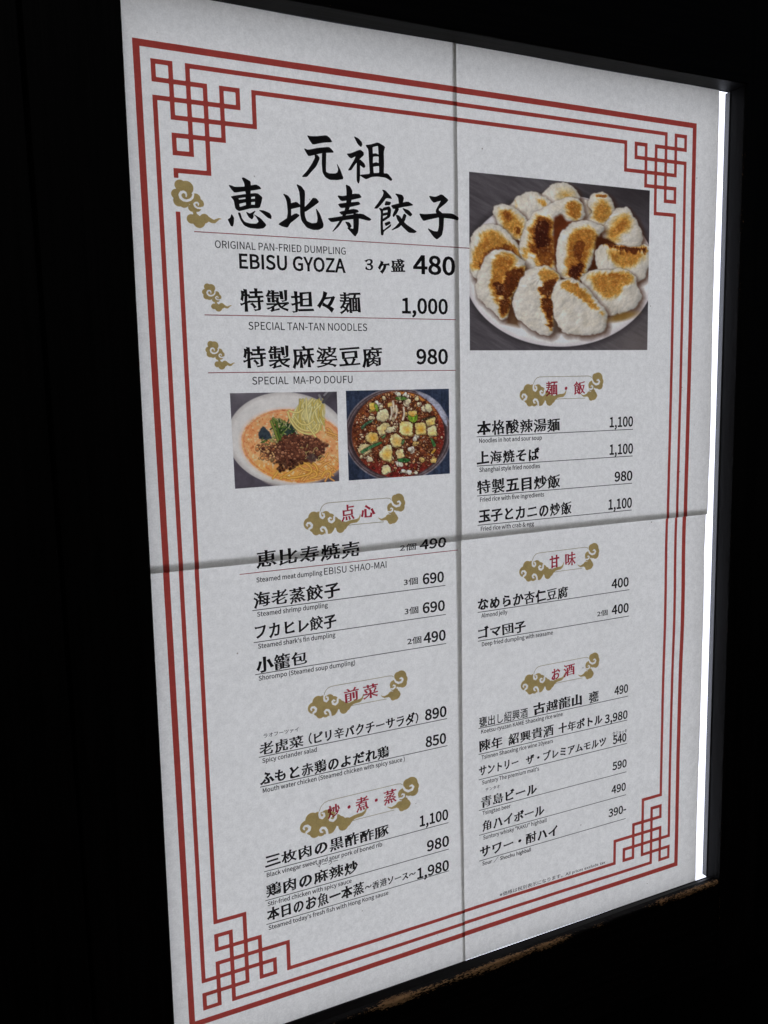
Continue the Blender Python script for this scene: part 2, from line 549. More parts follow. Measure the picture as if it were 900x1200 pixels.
# ------------------------------------------------------------------ layout of the print, in mm from the sheet's centre
ITEMS = [
    ('gyoza', [
        ('c2', '3ヶ盛', -66.8, -39.3, 168.1, 9.5),
        ('p2', '480', -34.0, -4.2, 169.4, 10.8),
        ('e', 'ORIGINAL PAN-FRIED DUMPLING', -156.7, -78.6, 178.3, 4.1),
        ('eb', 'EBISU GYOZA', -143.4, -78.9, 168.0, 7.9),
        ('rr', '', -167.8, 7.5, 186.3, 0.0),
    ]),
    ('tantan', [
        ('k2', '特製担々麺', -144.0, -69.7, 143.8, 13.5),
        ('p2', '1,000', -42.2, -9.8, 145.4, 9.0),
        ('e', 'SPECIAL TAN-TAN NOODLES', -139.7, -66.0, 134.3, 4.4),
        ('rr', '', -164.4, -4.2, 142.0, 0.0),
    ]),
    ('mapo', [
        ('k2', '特製麻婆豆腐', -143.7, -56.3, 111.8, 13.8),
        ('p2', '980', -32.8, -10.2, 114.6, 9.0),
        ('e', 'SPECIAL  MA-PO DOUFU', -138.9, -76.5, 103.5, 4.4),
        ('rr', '', -164.0, -4.6, 110.4, 0.0),
    ]),
    ('shaomai', [
        ('k2', '恵比寿焼売', -140.8, -74.8, -4.0, 11.2),
        ('c', '2個', -46.7, -35.1, -2.7, 4.7),
        ('p', '490', -32.3, -13.2, -2.8, 6.4),
        ('en', 'Steamed meat dumpling', -141.2, -99.5, -11.8, 3.2),
        ('e', 'EBISU SHAO-MAI', -98.3, -56.1, -12.1, 4.3),
        ('rr', '', -151.1, -4.2, -5.9, 0.0),
    ]),
    ('shrimp', [
        ('k', '海老蒸餃子', -143.4, -88.1, -27.9, 10.5),
        ('c', '3個', -44.1, -34.0, -25.3, 4.7),
        ('p', '690', -30.5, -14.8, -25.8, 6.8),
        ('en', 'Steamed shrimp dumpling', -141.6, -96.5, -32.5, 3.2),
        ('r', '', -144.4, -13.8, -28.5, 0.0),
    ]),
    ('sharkfin', [
        ('k', 'フカヒレ餃子', -143.5, -91.1, -47.0, 10.0),
        ('c', '3個', -43.9, -34.0, -44.5, 4.8),
        ('p', '690', -30.9, -14.4, -45.0, 6.8),
        ('en', "Steamed shark's fin dumpling", -141.9, -92.1, -52.0, 3.2),
        ('r', '', -144.4, -13.8, -48.0, 0.0),
    ]),
    ('xlb', [
        ('k', '小籠包', -143.6, -111.2, -67.3, 10.3),
        ('c', '2個', -42.5, -32.2, -64.6, 4.8),
        ('p', '490', -30.6, -14.1, -65.1, 6.9),
        ('en', 'Shorompo (Steamed soup dumpling)', -142.4, -79.4, -71.7, 3.2),
        ('r', '', -144.4, -13.8, -67.7, 0.0),
    ]),
    ('coriander', [
        ('k', '老虎菜', -144.1, -115.6, -119.3, 8.9),
        ('k', '(ピリ辛パクチーサラダ)', -112.2, -35.4, -118.8, 8.5),
        ('c', 'ラオフーツァイ', -140.9, -118.3, -108.1, 2.7),
        ('p', '890', -30.6, -14.2, -117.6, 7.1),
        ('en', 'Spicy coriander salad', -142.4, -107.0, -123.5, 3.2),
        ('r', '', -144.4, -13.8, -119.5, 0.0),
    ]),
    ('yodare', [
        ('k', 'ふもと赤鶏のよだれ鶏', -144.6, -57.1, -138.3, 9.2),
        ('p', '850', -30.4, -14.8, -136.3, 7.1),
        ('en', 'Mouth water chicken (Steamed chicken with spicy sauce )', -142.9, -46.0, -142.5, 3.2),
        ('r', '', -144.4, -13.8, -138.5, 0.0),
    ]),
    ('subuta', [
        ('k', '三枚肉の黒酢酢豚', -143.7, -58.7, -192.3, 9.7),
        ('p', '1,100', -35.9, -13.9, -190.9, 7.3),
        ('en', 'Black vinegar sweet and sour pork of boned rib', -142.8, -63.9, -197.5, 3.2),
        ('r', '', -144.4, -13.8, -193.5, 0.0),
    ]),
    ('malachicken', [
        ('k', '鶏肉の麻辣炒', -143.7, -81.4, -211.4, 9.5),
        ('c', 'マーラー', -110.0, -95.4, -200.4, 2.9),
        ('p', '980', -30.7, -13.5, -210.1, 7.4),
        ('en', 'Stir-fried chicken with spicy sauce', -143.1, -86.4, -216.7, 3.2),
        ('r', '', -144.4, -13.8, -212.7, 0.0),
    ]),
    ('fish', [
        ('k', '本日のお魚一本蒸', -144.1, -77.6, -227.6, 9.8),
        ('k', '〜香港ソース〜', -77.2, -39.5, -226.1, 6.0),
        ('p', '1,980', -38.5, -13.8, -227.8, 7.4),
        ('en', "Steamed today's fresh fish with Hong Kong sause", -143.2, -60.3, -232.6, 3.2),
        ('r', '', -144.4, -13.8, -228.6, 0.0),
    ]),
    ('hotsour', [
        ('k', '本格酸辣湯麺', 10.8, 77.4, 68.1, 10.2),
        ('p', '1,100', 120.1, 141.2, 69.8, 6.9),
        ('en', 'Noodles in hot and sour soup', 12.7, 62.4, 63.5, 3.2),
        ('r', '', 10.8, 141.3, 67.5, 0.0),
    ]),
    ('yakisoba', [
        ('k', '上海焼そば', 10.6, 60.5, 48.7, 9.9),
        ('p', '1,100', 120.4, 141.6, 50.4, 7.0),
        ('en', 'Shanghai style fried noodles', 12.6, 60.9, 44.4, 3.2),
        ('r', '', 10.8, 141.3, 48.4, 0.0),
    ]),
    ('gomoku', [
        ('k', '特製五目炒飯', 10.5, 77.7, 29.3, 10.1),
        ('p', '980', 125.2, 141.5, 31.0, 6.8),
        ('en', 'Fried rice with five ingredients', 12.9, 64.3, 24.7, 3.2),
        ('r', '', 10.8, 141.3, 28.7, 0.0),
    ]),
    ('crab', [
        ('k', '玉子とカニの炒飯', 11.5, 87.5, 9.9, 9.9),
        ('p', '1,100', 120.0, 141.5, 11.2, 7.1),
        ('en', 'Fried rice with crab & egg', 13.2, 55.8, 5.2, 3.2),
        ('r', '', 10.8, 141.3, 9.2, 0.0),
    ]),
    ('almond', [
        ('k', 'なめらか杏仁豆腐', 10.9, 85.5, -49.6, 9.3),
        ('p', '400', 124.6, 140.5, -47.1, 6.7),
        ('en', 'Almond jelly', 13.6, 34.5, -54.0, 3.2),
        ('r', '', 10.8, 141.3, -50.0, 0.0),
    ]),
    ('sesame', [
        ('k', 'ゴマ団子', 10.9, 49.5, -69.0, 9.0),
        ('c', '2個', 111.6, 121.3, -66.6, 4.4),
        ('p', '400', 125.0, 140.9, -66.6, 6.7),
        ('en', 'Deep fried dumpling with seasame', 13.9, 72.5, -73.9, 3.2),
        ('r', '', 10.8, 141.3, -69.9, 0.0),
    ]),
    ('kame', [
        ('c', '甕出し紹興酒', 11.5, 51.3, -131.0, 7.4),
        ('k', '古越龍山', 55.9, 98.8, -130.8, 9.2),
        ('k', '甕', 104.8, 114.0, -131.0, 9.1),
        ('p', '490', 128.7, 141.6, -128.3, 6.3),
        ('en', 'Koetsu-ryuzan KAME Shaoxing rice wine', 12.9, 81.5, -135.5, 3.2),
        ('r', '', 10.8, 141.3, -131.5, 0.0),
    ]),
    ('chinnen', [
        ('k', '陳年', 11.3, 30.2, -148.9, 8.9),
        ('k', '紹興貴酒', 34.9, 73.7, -149.2, 9.1),
        ('k', '十年ボトル', 77.9, 117.8, -148.6, 8.1),
        ('p', '3,980', 119.9, 141.6, -148.6, 6.3),
        ('en', 'Tsinnen Shaoxing rice wine 10years', 13.1, 73.3, -154.1, 3.2),
        ('r', '', 10.8, 141.3, -150.1, 0.0),
    ]),
    ('malts', [
        ('k', 'サントリー', 11.0, 43.5, -166.0, 7.2),
        ('k', 'ザ・プレミアムモルツ', 49.7, 121.5, -166.5, 7.5),
        ('c', '生ジョッキ', 127.5, 141.2, -160.0, 3.3),
        ('p', '540', 127.7, 140.7, -166.4, 6.4),
        ('en', "Suntory The premium malt's", 13.4, 61.2, -172.5, 3.2),
        ('r', '', 10.8, 141.3, -168.5, 0.0),
    ]),
    ('tsingtao', [
        ('k', '青島ビール', 12.5, 59.6, -190.0, 8.9),
        ('c', 'チンタオ', 16.3, 28.0, -178.2, 2.6),
        ('p', '590', 127.7, 141.4, -186.9, 6.1),
        ('en', 'Tsingtao beer', 13.7, 37.0, -195.0, 3.2),
        ('r', '', 10.8, 141.3, -191.0, 0.0),
    ]),
    ('highball', [
        ('k', '角ハイボール', 13.6, 66.2, -207.9, 9.0),
        ('p', '490', 127.2, 140.9, -205.4, 6.1),
        ('en', 'Suntory whisky "KAKU" highball', 14.1, 68.1, -213.3, 3.2),
        ('r', '', 10.8, 141.3, -209.3, 0.0),
    ]),
    ('sour', [
        ('k', 'サワー・酎ハイ', 11.4, 77.8, -226.5, 8.7),
        ('p', '390-', 124.6, 141.5, -223.5, 6.2),
        ('en', 'Sour ／ Shochu highball', 13.4, 54.4, -232.5, 3.2),
        ('r', '', 10.8, 141.3, -228.5, 0.0),
    ]),
]
FOOT = (27.6, 122.3, -260.0)
HEADS = [
    ('点心', [('点', -86.3, -77.5, 19.6, 10.5), ('心', -73.5, -63.3, 21.1, 8.0)], (-111.2, 20.6, -42.5, 28.3)),
    ('前菜', [('前', -87.7, -77.4, -95.7, 9.7), ('菜', -74.8, -64.0, -95.8, 9.8)], (-112.3, -93.5, -42.8, -88.3)),
    ('炒・煮・蒸', [('炒', -101.4, -92.7, -169.7, 9.1), ('・', -88.7, -84.6, -166.5, 3.4), ('煮', -82.0, -72.6, -170.3, 10.4), ('・', -69.5, -65.2, -166.4, 3.5), ('蒸', -62.2, -52.6, -170.2, 10.6)], (-120.6, -169.1, -35.9, -163.6)),
    ('麺・飯', [('麺', 65.4, 75.3, 92.2, 10.3), ('・', 79.9, 84.6, 95.9, 3.5), ('飯', 88.5, 98.4, 92.9, 9.3)], (44.1, 93.8, 114.2, 101.7)),
    ('甘味', [('甘', 69.3, 77.8, -26.5, 9.4), ('味', 82.6, 91.9, -26.1, 9.8)], (43.8, -25.9, 112.9, -18.3)),
    ('お酒', [('お', 71.3, 79.0, -107.5, 8.2), ('酒', 81.9, 92.0, -107.3, 9.5)], (45.0, -107.4, 114.3, -98.6)),
]
TITLE = [
    ('元', [[(-100.26,243.05),(-98.34,242.73),(-94.36,243.14),(-88.35,244.26),(-86.35,242.98),(-84.94,240.97),(-90.83,240.13),(-97.05,238.42),(-98.78,240.44)],[(-102.4,235.77),(-100.06,235.1),(-93.85,236.85),(-87.25,238.01),(-85.66,236.99),(-84.17,235.31),(-88.97,234.72),(-92.87,233.97),(-99.82,231.76),(-101.33,233.75)],[(-96.17,232.94),(-94.36,232.92),(-93.11,231.28),(-95.3,226.86),(-98.68,223.32),(-101.32,220.37),(-104.42,220.11),(-100.83,223.78),(-97.79,227.94),(-95.86,231.35)],[(-91.38,234.69),(-88.96,234.92),(-89.4,228.69),(-89.55,224.1),(-87.74,223.33),(-84.04,223.52),(-82.39,224.18),(-81.73,226.08),(-82.52,229.3),(-80.61,226.18),(-78.53,221.07),(-82.66,220.21),(-87.12,219.97),(-89.87,221.12),(-91.55,223.6),(-91.82,228.47)]], []),
    ('祖', [[(-71.26,245.49),(-68.42,244.59),(-66.35,242.68),(-66.08,241.39),(-66.88,239.98),(-68.89,241.44)],[(-76.07,235.28),(-73.58,235.71),(-67.46,238.41),(-65.37,237.15),(-65.26,235.63),(-68.38,232.89),(-71.51,229.29),(-73.63,226.45),(-75.6,226.08),(-73.79,228.76),(-71.42,232.28),(-70.22,234.7),(-73.28,233.1),(-74.62,233.64)],[(-67.99,233.12),(-65.01,230.86),(-64.44,229.25),(-65.46,228.29),(-68.45,230.22)],[(-69.76,232.43),(-67.78,232.61),(-68.1,223.93),(-68.34,220.91),(-69.16,219.17),(-70.17,220.76)],[(-63.95,241.26),(-60.49,241.93),(-55.83,243.59),(-51.23,241.63),(-52.31,238.72),(-52.25,232.0),(-52.62,226.24),(-50.04,226.46),(-46.96,223.53),(-47.78,222.45),(-51.27,224.13),(-56.72,224.35),(-60.6,223.76),(-64.11,222.12),(-66.38,223.07),(-68.25,224.12),(-64.42,224.78),(-61.48,225.29),(-61.79,231.15),(-62.1,239.12)]], [[(-59.53,240.7),(-55.8,241.86),(-55.47,236.54),(-57.31,237.24),(-59.48,236.84)],[(-59.36,235.38),(-55.49,235.87),(-55.52,231.71),(-57.29,232.22),(-59.63,231.34)],[(-59.44,229.69),(-55.4,230.51),(-55.35,226.35),(-59.16,225.89)]]),
    ('恵', [[(-139.73,216.52),(-138.74,216.9),(-134.92,215.1),(-134.88,212.98),(-135.22,208.4),(-135.55,201.06),(-138.17,200.88),(-137.69,208.51),(-138.09,209.7),(-138.36,213.91)],[(-147.33,212.11),(-146.05,212.1),(-143.84,211.37),(-138.31,211.98),(-131.71,213.66),(-129.77,212.77),(-128.83,211.63),(-132.49,210.73),(-138.42,209.67),(-144.3,208.5),(-145.83,210.01)],[(-146.46,206.16),(-144.38,206.68),(-138.5,207.97),(-131.25,209.12),(-128.37,207.07),(-129.15,204.26),(-130.28,201.24),(-135.56,200.75),(-139.54,199.56),(-142.17,198.78),(-144.06,199.86),(-144.81,204.35)],[(-146.46,196.85),(-145.26,194.93),(-145.52,192.18),(-146.13,190.31),(-147.21,190.55),(-147.96,192.33),(-148.73,193.8),(-147.2,194.8)],[(-142.86,197.82),(-141.56,197.91),(-140.73,194.91),(-139.18,193.06),(-135.94,192.34),(-132.31,192.5),(-130.93,193.82),(-132.47,196.36),(-133.74,197.51),(-129.86,195.61),(-126.68,192.23),(-128.42,190.45),(-131.44,189.84),(-136.7,190.15),(-139.59,191.32),(-141.42,193.96)],[(-138.08,198.63),(-136.03,197.66),(-132.66,199.6),(-134.07,197.49),(-133.93,196.27),(-134.85,194.8),(-136.45,195.68),(-137.37,196.96)],[(-130.66,200.04),(-127.68,199.94),(-124.4,198.74),(-123.46,197.26),(-123.73,195.69),(-125.84,196.36),(-128.41,198.47)]], [[(-142.3,205.62),(-138.04,206.54),(-137.96,205.46),(-142.02,204.68)],[(-141.99,202.74),(-137.91,203.82),(-137.92,202.11),(-141.75,200.81)],[(-134.96,206.89),(-132.64,207.37),(-132.57,205.97),(-135.01,205.67)],[(-135.08,204.14),(-132.64,204.5),(-132.85,202.65),(-135.15,202.61)]]),
    ('比', [[(-116.0,209.97),(-113.19,209.12),(-111.57,207.07),(-111.74,199.27),(-111.99,196.44),(-114.39,195.97),(-113.56,199.77),(-113.88,205.35),(-114.6,207.78)],[(-112.0,204.86),(-108.19,206.07),(-106.18,204.65),(-106.01,203.53),(-109.35,202.68),(-111.91,201.88)],[(-119.59,193.16),(-114.37,196.6),(-108.77,199.78),(-106.54,198.79),(-109.59,196.28),(-112.41,194.22),(-114.09,191.62),(-117.27,192.05)],[(-107.81,215.87),(-104.76,214.74),(-102.79,212.09),(-103.48,202.95),(-103.5,198.55),(-102.36,195.79),(-99.26,194.72),(-96.09,195.23),(-95.5,197.8),(-96.43,203.44),(-94.14,200.43),(-92.08,194.84),(-92.43,192.91),(-95.16,191.47),(-98.68,191.27),(-102.49,192.31),(-105.47,195.91),(-106.16,199.63),(-105.85,207.8),(-106.24,212.14)],[(-103.47,203.27),(-100.23,206.32),(-98.04,208.99),(-95.95,208.83),(-94.4,207.05),(-98.21,204.26),(-103.35,200.76)]], []),
    ('寿', [[(-77.23,218.02),(-74.7,217.14),(-73.23,214.72),(-73.89,210.13),(-75.06,205.49),(-78.84,199.32),(-82.58,194.08),(-86.76,190.66),(-84.64,193.51),(-80.92,198.28),(-78.18,203.92),(-77.0,208.99),(-76.83,214.44)],[(-82.83,211.46),(-79.49,211.26),(-71.73,213.29),(-68.63,213.25),(-67.32,211.52),(-74.42,209.63),(-80.59,208.55)],[(-82.68,206.78),(-73.42,208.34),(-69.27,208.91),(-68.27,207.52),(-75.57,205.46),(-80.92,204.64)],[(-82.01,202.3),(-73.02,204.54),(-70.24,204.27),(-69.44,203.14),(-73.1,201.98),(-80.33,200.77)],[(-89.33,198.2),(-84.97,198.93),(-75.71,200.89),(-67.38,202.36),(-61.37,199.52),(-62.77,198.51),(-69.54,199.65),(-78.88,197.95),(-87.08,196.26)],[(-73.1,201.98),(-69.67,202.2),(-69.63,196.7),(-70.29,191.6),(-72.14,189.01),(-73.46,190.04),(-77.47,193.93),(-73.06,193.0),(-73.03,197.41)],[(-78.4,197.07),(-75.63,196.7),(-74.36,194.58),(-75.94,193.29)]], []),
    ('餃', [[(-59.41,205.84),(-56.68,209.07),(-53.38,213.47),(-52.8,215.36),(-53.83,216.94),(-51.7,216.64),(-48.04,213.4),(-47.53,212.23),(-51.27,212.51),(-54.02,209.26),(-57.29,205.98)],[(-51.54,210.55),(-48.12,210.15),(-49.02,208.5),(-52.45,208.17)],[(-56.22,206.33),(-53.57,205.87),(-53.99,197.67),(-53.89,193.48),(-51.71,195.01),(-48.42,197.54),(-48.78,196.12),(-53.36,193.04),(-53.96,190.67),(-55.23,190.88),(-55.38,197.58),(-54.9,204.11)],[(-53.56,206.52),(-49.25,207.74),(-48.22,205.95),(-48.86,201.72),(-53.97,198.6),(-53.94,199.99),(-50.67,202.07),(-50.37,205.81),(-53.6,204.94)],[(-53.85,203.25),(-50.19,204.24),(-50.22,202.93),(-53.89,201.95)],[(-52.71,197.74),(-49.46,199.07),(-48.62,198.0),(-51.89,196.12)],[(-45.3,215.46),(-40.44,214.9),(-39.39,213.11),(-40.55,209.94),(-42.73,209.78),(-43.19,213.29)],[(-48.16,208.28),(-43.82,209.52),(-36.7,211.43),(-32.9,209.54),(-39.5,208.23),(-46.59,206.34)],[(-44.95,207.11),(-42.8,206.79),(-44.49,203.87),(-46.7,201.67),(-47.22,202.76)],[(-40.61,207.41),(-36.26,206.3),(-33.89,204.1),(-35.24,202.79),(-38.48,204.74)],[(-39.59,204.19),(-37.86,203.37),(-39.13,199.99),(-43.04,195.99),(-48.51,193.79),(-45.2,196.33),(-41.31,200.33)],[(-45.05,203.09),(-42.88,202.85),(-38.63,198.14),(-30.99,194.15),(-32.67,193.29),(-36.53,193.26),(-40.85,196.59),(-44.03,200.15)]], []),
    ('子', [[(-22.23,215.79),(-17.74,215.36),(-13.18,217.41),(-8.67,214.4),(-9.84,212.88),(-16.16,208.13),(-12.79,205.97),(-11.91,203.91),(-12.35,197.34),(-13.56,192.94),(-17.02,190.33),(-19.27,191.65),(-23.69,196.67),(-19.21,195.02),(-16.38,194.99),(-15.42,198.12),(-15.33,203.69),(-17.88,207.06),(-14.39,212.55),(-13.81,213.74),(-18.92,212.04),(-20.59,213.25)],[(-29.12,204.89),(-25.22,204.67),(-15.06,206.01),(-5.91,206.42),(-1.08,204.32),(-1.57,202.64),(-5.95,203.33),(-15.1,203.71),(-21.91,202.03),(-26.41,200.79),(-28.04,202.87)]], []),
]
CLOUD_ADD = [(-174.32, 210.05, 3.0), (-170.92, 208.95, 3.7), (-176.61, 205.18, 2.72), (-175.39, 201.55, 3.01), (-172.78, 200.95, 2.9), (-171.0, 203.64, 3.63), (-166.27, 203.59, 2.68), (-164.55, 200.94, 2.61), (-166.71, 199.21, 2.84), (-168.61, 198.28, 2.03), (-167.29, 196.0, 1.05), (-167.05, 195.02, 1.06), (-169.14, 192.31, 2.6), (-165.07, 190.97, 3.36), (-162.05, 192.95, 2.63), (-166.84, 192.85, 2.45)]
CLOUD_TAIL = [(-160.57, 193.25, 1.31), (-159.35, 192.52, 1.24), (-157.91, 191.81, 1.11), (-156.66, 191.69, 0.95), (-155.34, 192.58, 0.7), (-154.03, 193.38, 0.45), (-152.76, 193.34, 0.16)]
CLOUD_HOOK = [(-166.62, 197.03, 0.58), (-165.17, 196.93, 0.53), (-164.11, 197.48, 0.29), (-163.67, 197.91, 0.12)]
CLOUD_CUT1 = [(-167.49, 205.55, 0.49), (-167.99, 203.86, 0.6), (-169.2, 202.67, 0.65), (-171.09, 201.98, 0.69), (-172.91, 202.2, 0.72), (-174.28, 203.32, 0.77), (-174.72, 204.86, 0.75), (-174.0, 206.16, 0.72), (-172.75, 206.73, 0.65), (-171.67, 206.26, 0.56), (-171.24, 205.19, 0.48), (-171.38, 204.2, 0.33)]
CLOUD_CUT2 = [(-162.44, 199.02, 0.45), (-164.05, 198.48, 0.45), (-165.63, 198.49, 0.49), (-166.83, 199.2, 0.53), (-167.27, 200.36, 0.53), (-166.6, 201.27, 0.45), (-165.56, 201.43, 0.45), (-164.93, 200.76, 0.41), (-165.1, 199.91, 0.28)]
BAN_ADD = [(-107.16, 20.49, 3.63), (-104.23, 24.11, 3.48), (-100.81, 24.16, 3.15), (-96.51, 24.29, 3.01), (-93.72, 22.6, 3.02), (-91.01, 20.58, 2.87), (-88.88, 18.93, 2.88), (-100.55, 19.52, 5.17), (-95.44, 17.87, 4.61), (-102.82, 15.91, 2.83), (-99.4, 15.37, 2.33), (-94.47, 15.74, 2.52), (-87.23, 15.92, 2.8), (-85.42, 17.41, 2.72), (-104.0, 18.61, 3.73), (-47.52, 30.58, 3.89), (-49.83, 31.42, 2.47), (-45.52, 28.33, 2.66), (-46.23, 25.85, 2.84), (-50.35, 28.69, 2.64), (-52.73, 26.1, 2.82), (-53.05, 24.28, 2.29), (-48.55, 26.45, 2.83), (-50.97, 22.02, 1.14), (-51.27, 21.2, 1.41), (-51.51, 19.12, 3.19), (-54.73, 19.8, 2.11), (-53.21, 17.74, 2.12), (-49.65, 18.96, 1.6)]
BAN_T1 = [(-85.0, 16.96, 2.04), (-82.75, 18.41, 1.36), (-80.95, 19.25, 1.11), (-78.73, 19.55, 1.12), (-76.5, 19.69, 1.03), (-74.95, 20.64, 0.69), (-74.2, 21.98, 0.43), (-73.8, 23.6, 0.17)]
BAN_T2 = [(-55.19, 19.84, 1.23), (-57.04, 19.41, 0.96), (-59.35, 18.93, 0.61), (-60.7, 19.54, 0.35), (-61.78, 20.3, 0.17)]
BAN_C1 = [(-99.77, 27.14, 0.58), (-100.08, 25.55, 0.58), (-99.79, 23.91, 0.67), (-98.53, 23.16, 0.67), (-97.47, 24.05, 0.58), (-97.59, 25.51, 0.5), (-98.53, 25.83, 0.42)]
BAN_C2 = [(-91.09, 23.36, 0.67), (-91.34, 21.18, 0.68), (-92.76, 20.24, 0.76), (-94.3, 20.86, 0.67), (-94.77, 22.28, 0.59), (-93.88, 23.1, 0.5), (-93.03, 22.55, 0.42)]
BAN_C3 = [(-107.28, 17.44, 0.66), (-105.89, 18.13, 0.74), (-105.5, 19.54, 0.75), (-106.64, 20.85, 0.66), (-108.16, 20.98, 0.58), (-108.88, 20.0, 0.49), (-108.4, 19.15, 0.41)]
BAN_C4 = [(-96.19, 13.45, 0.67), (-96.38, 15.51, 0.66), (-97.36, 17.22, 0.67), (-98.89, 17.68, 0.67), (-99.96, 16.8, 0.58), (-99.57, 15.46, 0.5), (-98.72, 15.23, 0.41)]
BAN_C5 = [(-52.37, 29.68, 0.53), (-51.3, 27.67, 0.62), (-49.29, 26.51, 0.71), (-47.14, 26.93, 0.71), (-46.27, 28.3, 0.62), (-47.17, 29.54, 0.53), (-48.3, 29.21, 0.44)]
BAN_C6 = [(-54.91, 23.59, 0.44), (-53.26, 23.29, 0.53), (-51.95, 24.03, 0.53), (-51.83, 25.19, 0.44), (-52.83, 25.69, 0.44), (-53.4, 25.15, 0.27)]
BAN_LINE1 = [(-100.02, 27.32), (-99.54, 28.74), (-98.72, 30.13), (-97.13, 31.46), (-94.96, 32.02), (-91.5, 32.09), (-73.01, 32.11), (-55.8, 32.18), (-53.79, 31.87), (-52.7, 31.04)]
BAN_LINE2 = [(-81.9, 17.35), (-78.79, 17.5), (-68.03, 17.49), (-58.01, 17.47)]
BAN_TIPS = [(-111.14, 20.43), (-42.9, 28.55)]
preload_all()
# ------------------------------------------------------------------ red border with knotted corners
OX, OZ, A0, G = 195.0, 281.4, 10.0, 9.0
LW = 2.45
def border():
    w = 3.55
    pts = [(-OX + w/2, OZ - w/2), (OX - w/2, OZ - w/2), (OX - w/2, -OZ + w/2), (-OX + w/2, -OZ + w/2)]
    V, F = [], []
    def add(v, f):
        b = len(V); V.extend(v); F.extend([tuple(i + b for i in q) for q in f])
    def line(a, b, wd): add(*ribbon([a, b], wd, 4.0))
    line((-OX, OZ - w/2), (OX, OZ - w/2), w); line((-OX, -OZ + w/2), (OX, -OZ + w/2), w)
    line((-OX + w/2, OZ - w), (-OX + w/2, -OZ + w), w); line((OX - w/2, OZ - w), (OX - w/2, -OZ + w), w)
    K = 7.2 * G   # the corner knots take over this far from the corner lines
    for sx in (-1, 1):
        for i in (0, 1):
            x = sx * (OX - A0 - i * G)
            if sx < 0 and i == 1:
                line((x, 196.2), (x, -(OZ - A0 - K)), LW)
            else:
                line((x, OZ - A0 - K), (x, -(OZ - A0 - K)), LW)
    for sz in (-1, 1):
        for i in (0, 1):
            z = sz * (OZ - A0 - i * G)
            line((-(OX - A0 - K), z), (OX - A0 - K, z), LW)
    return print_mesh('border', V, F, INK_RED, poster, 'red triple-line border printed round the menu', 0.12)
red_border = border()
def knot(sx, sz):
    K = 7.2
    p1 = [(K, 1), (6, 1), (6, 3), (1, 3), (1, 0), (0, 0), (0, 1), (3, 1), (3, 6), (1, 6), (1, K)]
    p2 = [(K, 0), (2, 0), (2, 5), (1, 5), (1, 4), (4, 4), (4, 1), (5, 1), (5, 2), (0, 2), (0, K)]
    if sx < 0 and sz > 0: p1[-1] = (1, 6.42)       # here the line stops short of the big cloud
    V, F = [], []
    for n_, p in enumerate((p1, p2)):
        pts = [(sx * (OX - A0 - a * G), sz * (OZ - A0 - b * G)) for a, b in p]
        # each leg is its own strip; corners are squared off, crossings are laid one over the other
        for a, b in zip(pts, pts[1:]):
            d = Vector((b[0] - a[0], b[1] - a[1])).normalized()
            ends = [Vector(a) - d * (LW / 2 if a is not pts[0] else 0), Vector(b) + d * (LW / 2 if b is not pts[-1] else 0)]
            v, f = ribbon([tuple(e) for e in ends], LW, 4.0)
            base = len(V); V.extend([(x, z) for x, z in v]); F.extend([tuple(i + base for i in q) for q in f])
    # union through a field so that no two strips overlap
    xs = np.arange(min(v[0] for v in V) - 0.6, max(v[0] for v in V) + 0.6, 0.3)
    zs = np.arange(min(v[1] for v in V) - 0.6, max(v[1] for v in V) + 0.6, 0.3)
    X, Z = np.meshgrid(xs, zs)
    D = np.full(X.shape, 1e3)
    for p in (p1, p2):
        pts = [(sx * (OX - A0 - a * G), sz * (OZ - A0 - b * G)) for a, b in p]
        for k, (a, b) in enumerate(zip(pts, pts[1:])):
            x0, x1 = sorted((a[0], b[0])); z0, z1 = sorted((a[1], b[1]))
            ex = LW / 2
            ax0 = ax1 = az0 = az1 = ex
            if k == 0:
                if sx > 0: ax0 = 0
                else: ax1 = 0
            if k == len(pts) - 2:
                if sz > 0: az0 = 0
                else: az1 = 0
            D = np.minimum(D, np.maximum(np.maximum(x0 - ax0 - X, X - x1 - ax1), np.maximum(z0 - az0 - Z, Z - z1 - az1)))
    v, f = contour_mesh(D, xs, zs)
    return print_mesh('corner_knot', v, f, INK_RED, red_border, None, 0.12)
for sx in (-1, 1):
    for sz in (-1, 1): knot(sx, sz)

# ------------------------------------------------------------------ brush title
title = None
for ch, pos, neg in TITLE:
    ax = [p[0] for q in pos for p in q]; az = [p[1] for q in pos for p in q]
    xs = np.arange(min(ax) - 0.5, max(ax) + 0.5, 0.15); zs = np.arange(min(az) - 0.5, max(az) + 0.5, 0.15)
    X, Z = np.meshgrid(xs, zs)
    D = np.full(X.shape, 1e3)
    for q in pos: D = np.minimum(D, poly_field(X, Z, smooth_poly(q, 1, 0.14)))
    for q in neg: D = np.maximum(D, -poly_field(X, Z, smooth_poly(q, 1, 0.1)))
    v, f = contour_mesh(D - 0.14, xs, zs)
    if title is None:
        title = bpy.data.objects.new('title', None); C.objects.link(title); title.parent = poster
        title['label'] = 'large black brush lettering of the dumpling house title'
    print_mesh('title_character', v, f, INK_BLACK, title, None, 0.16)

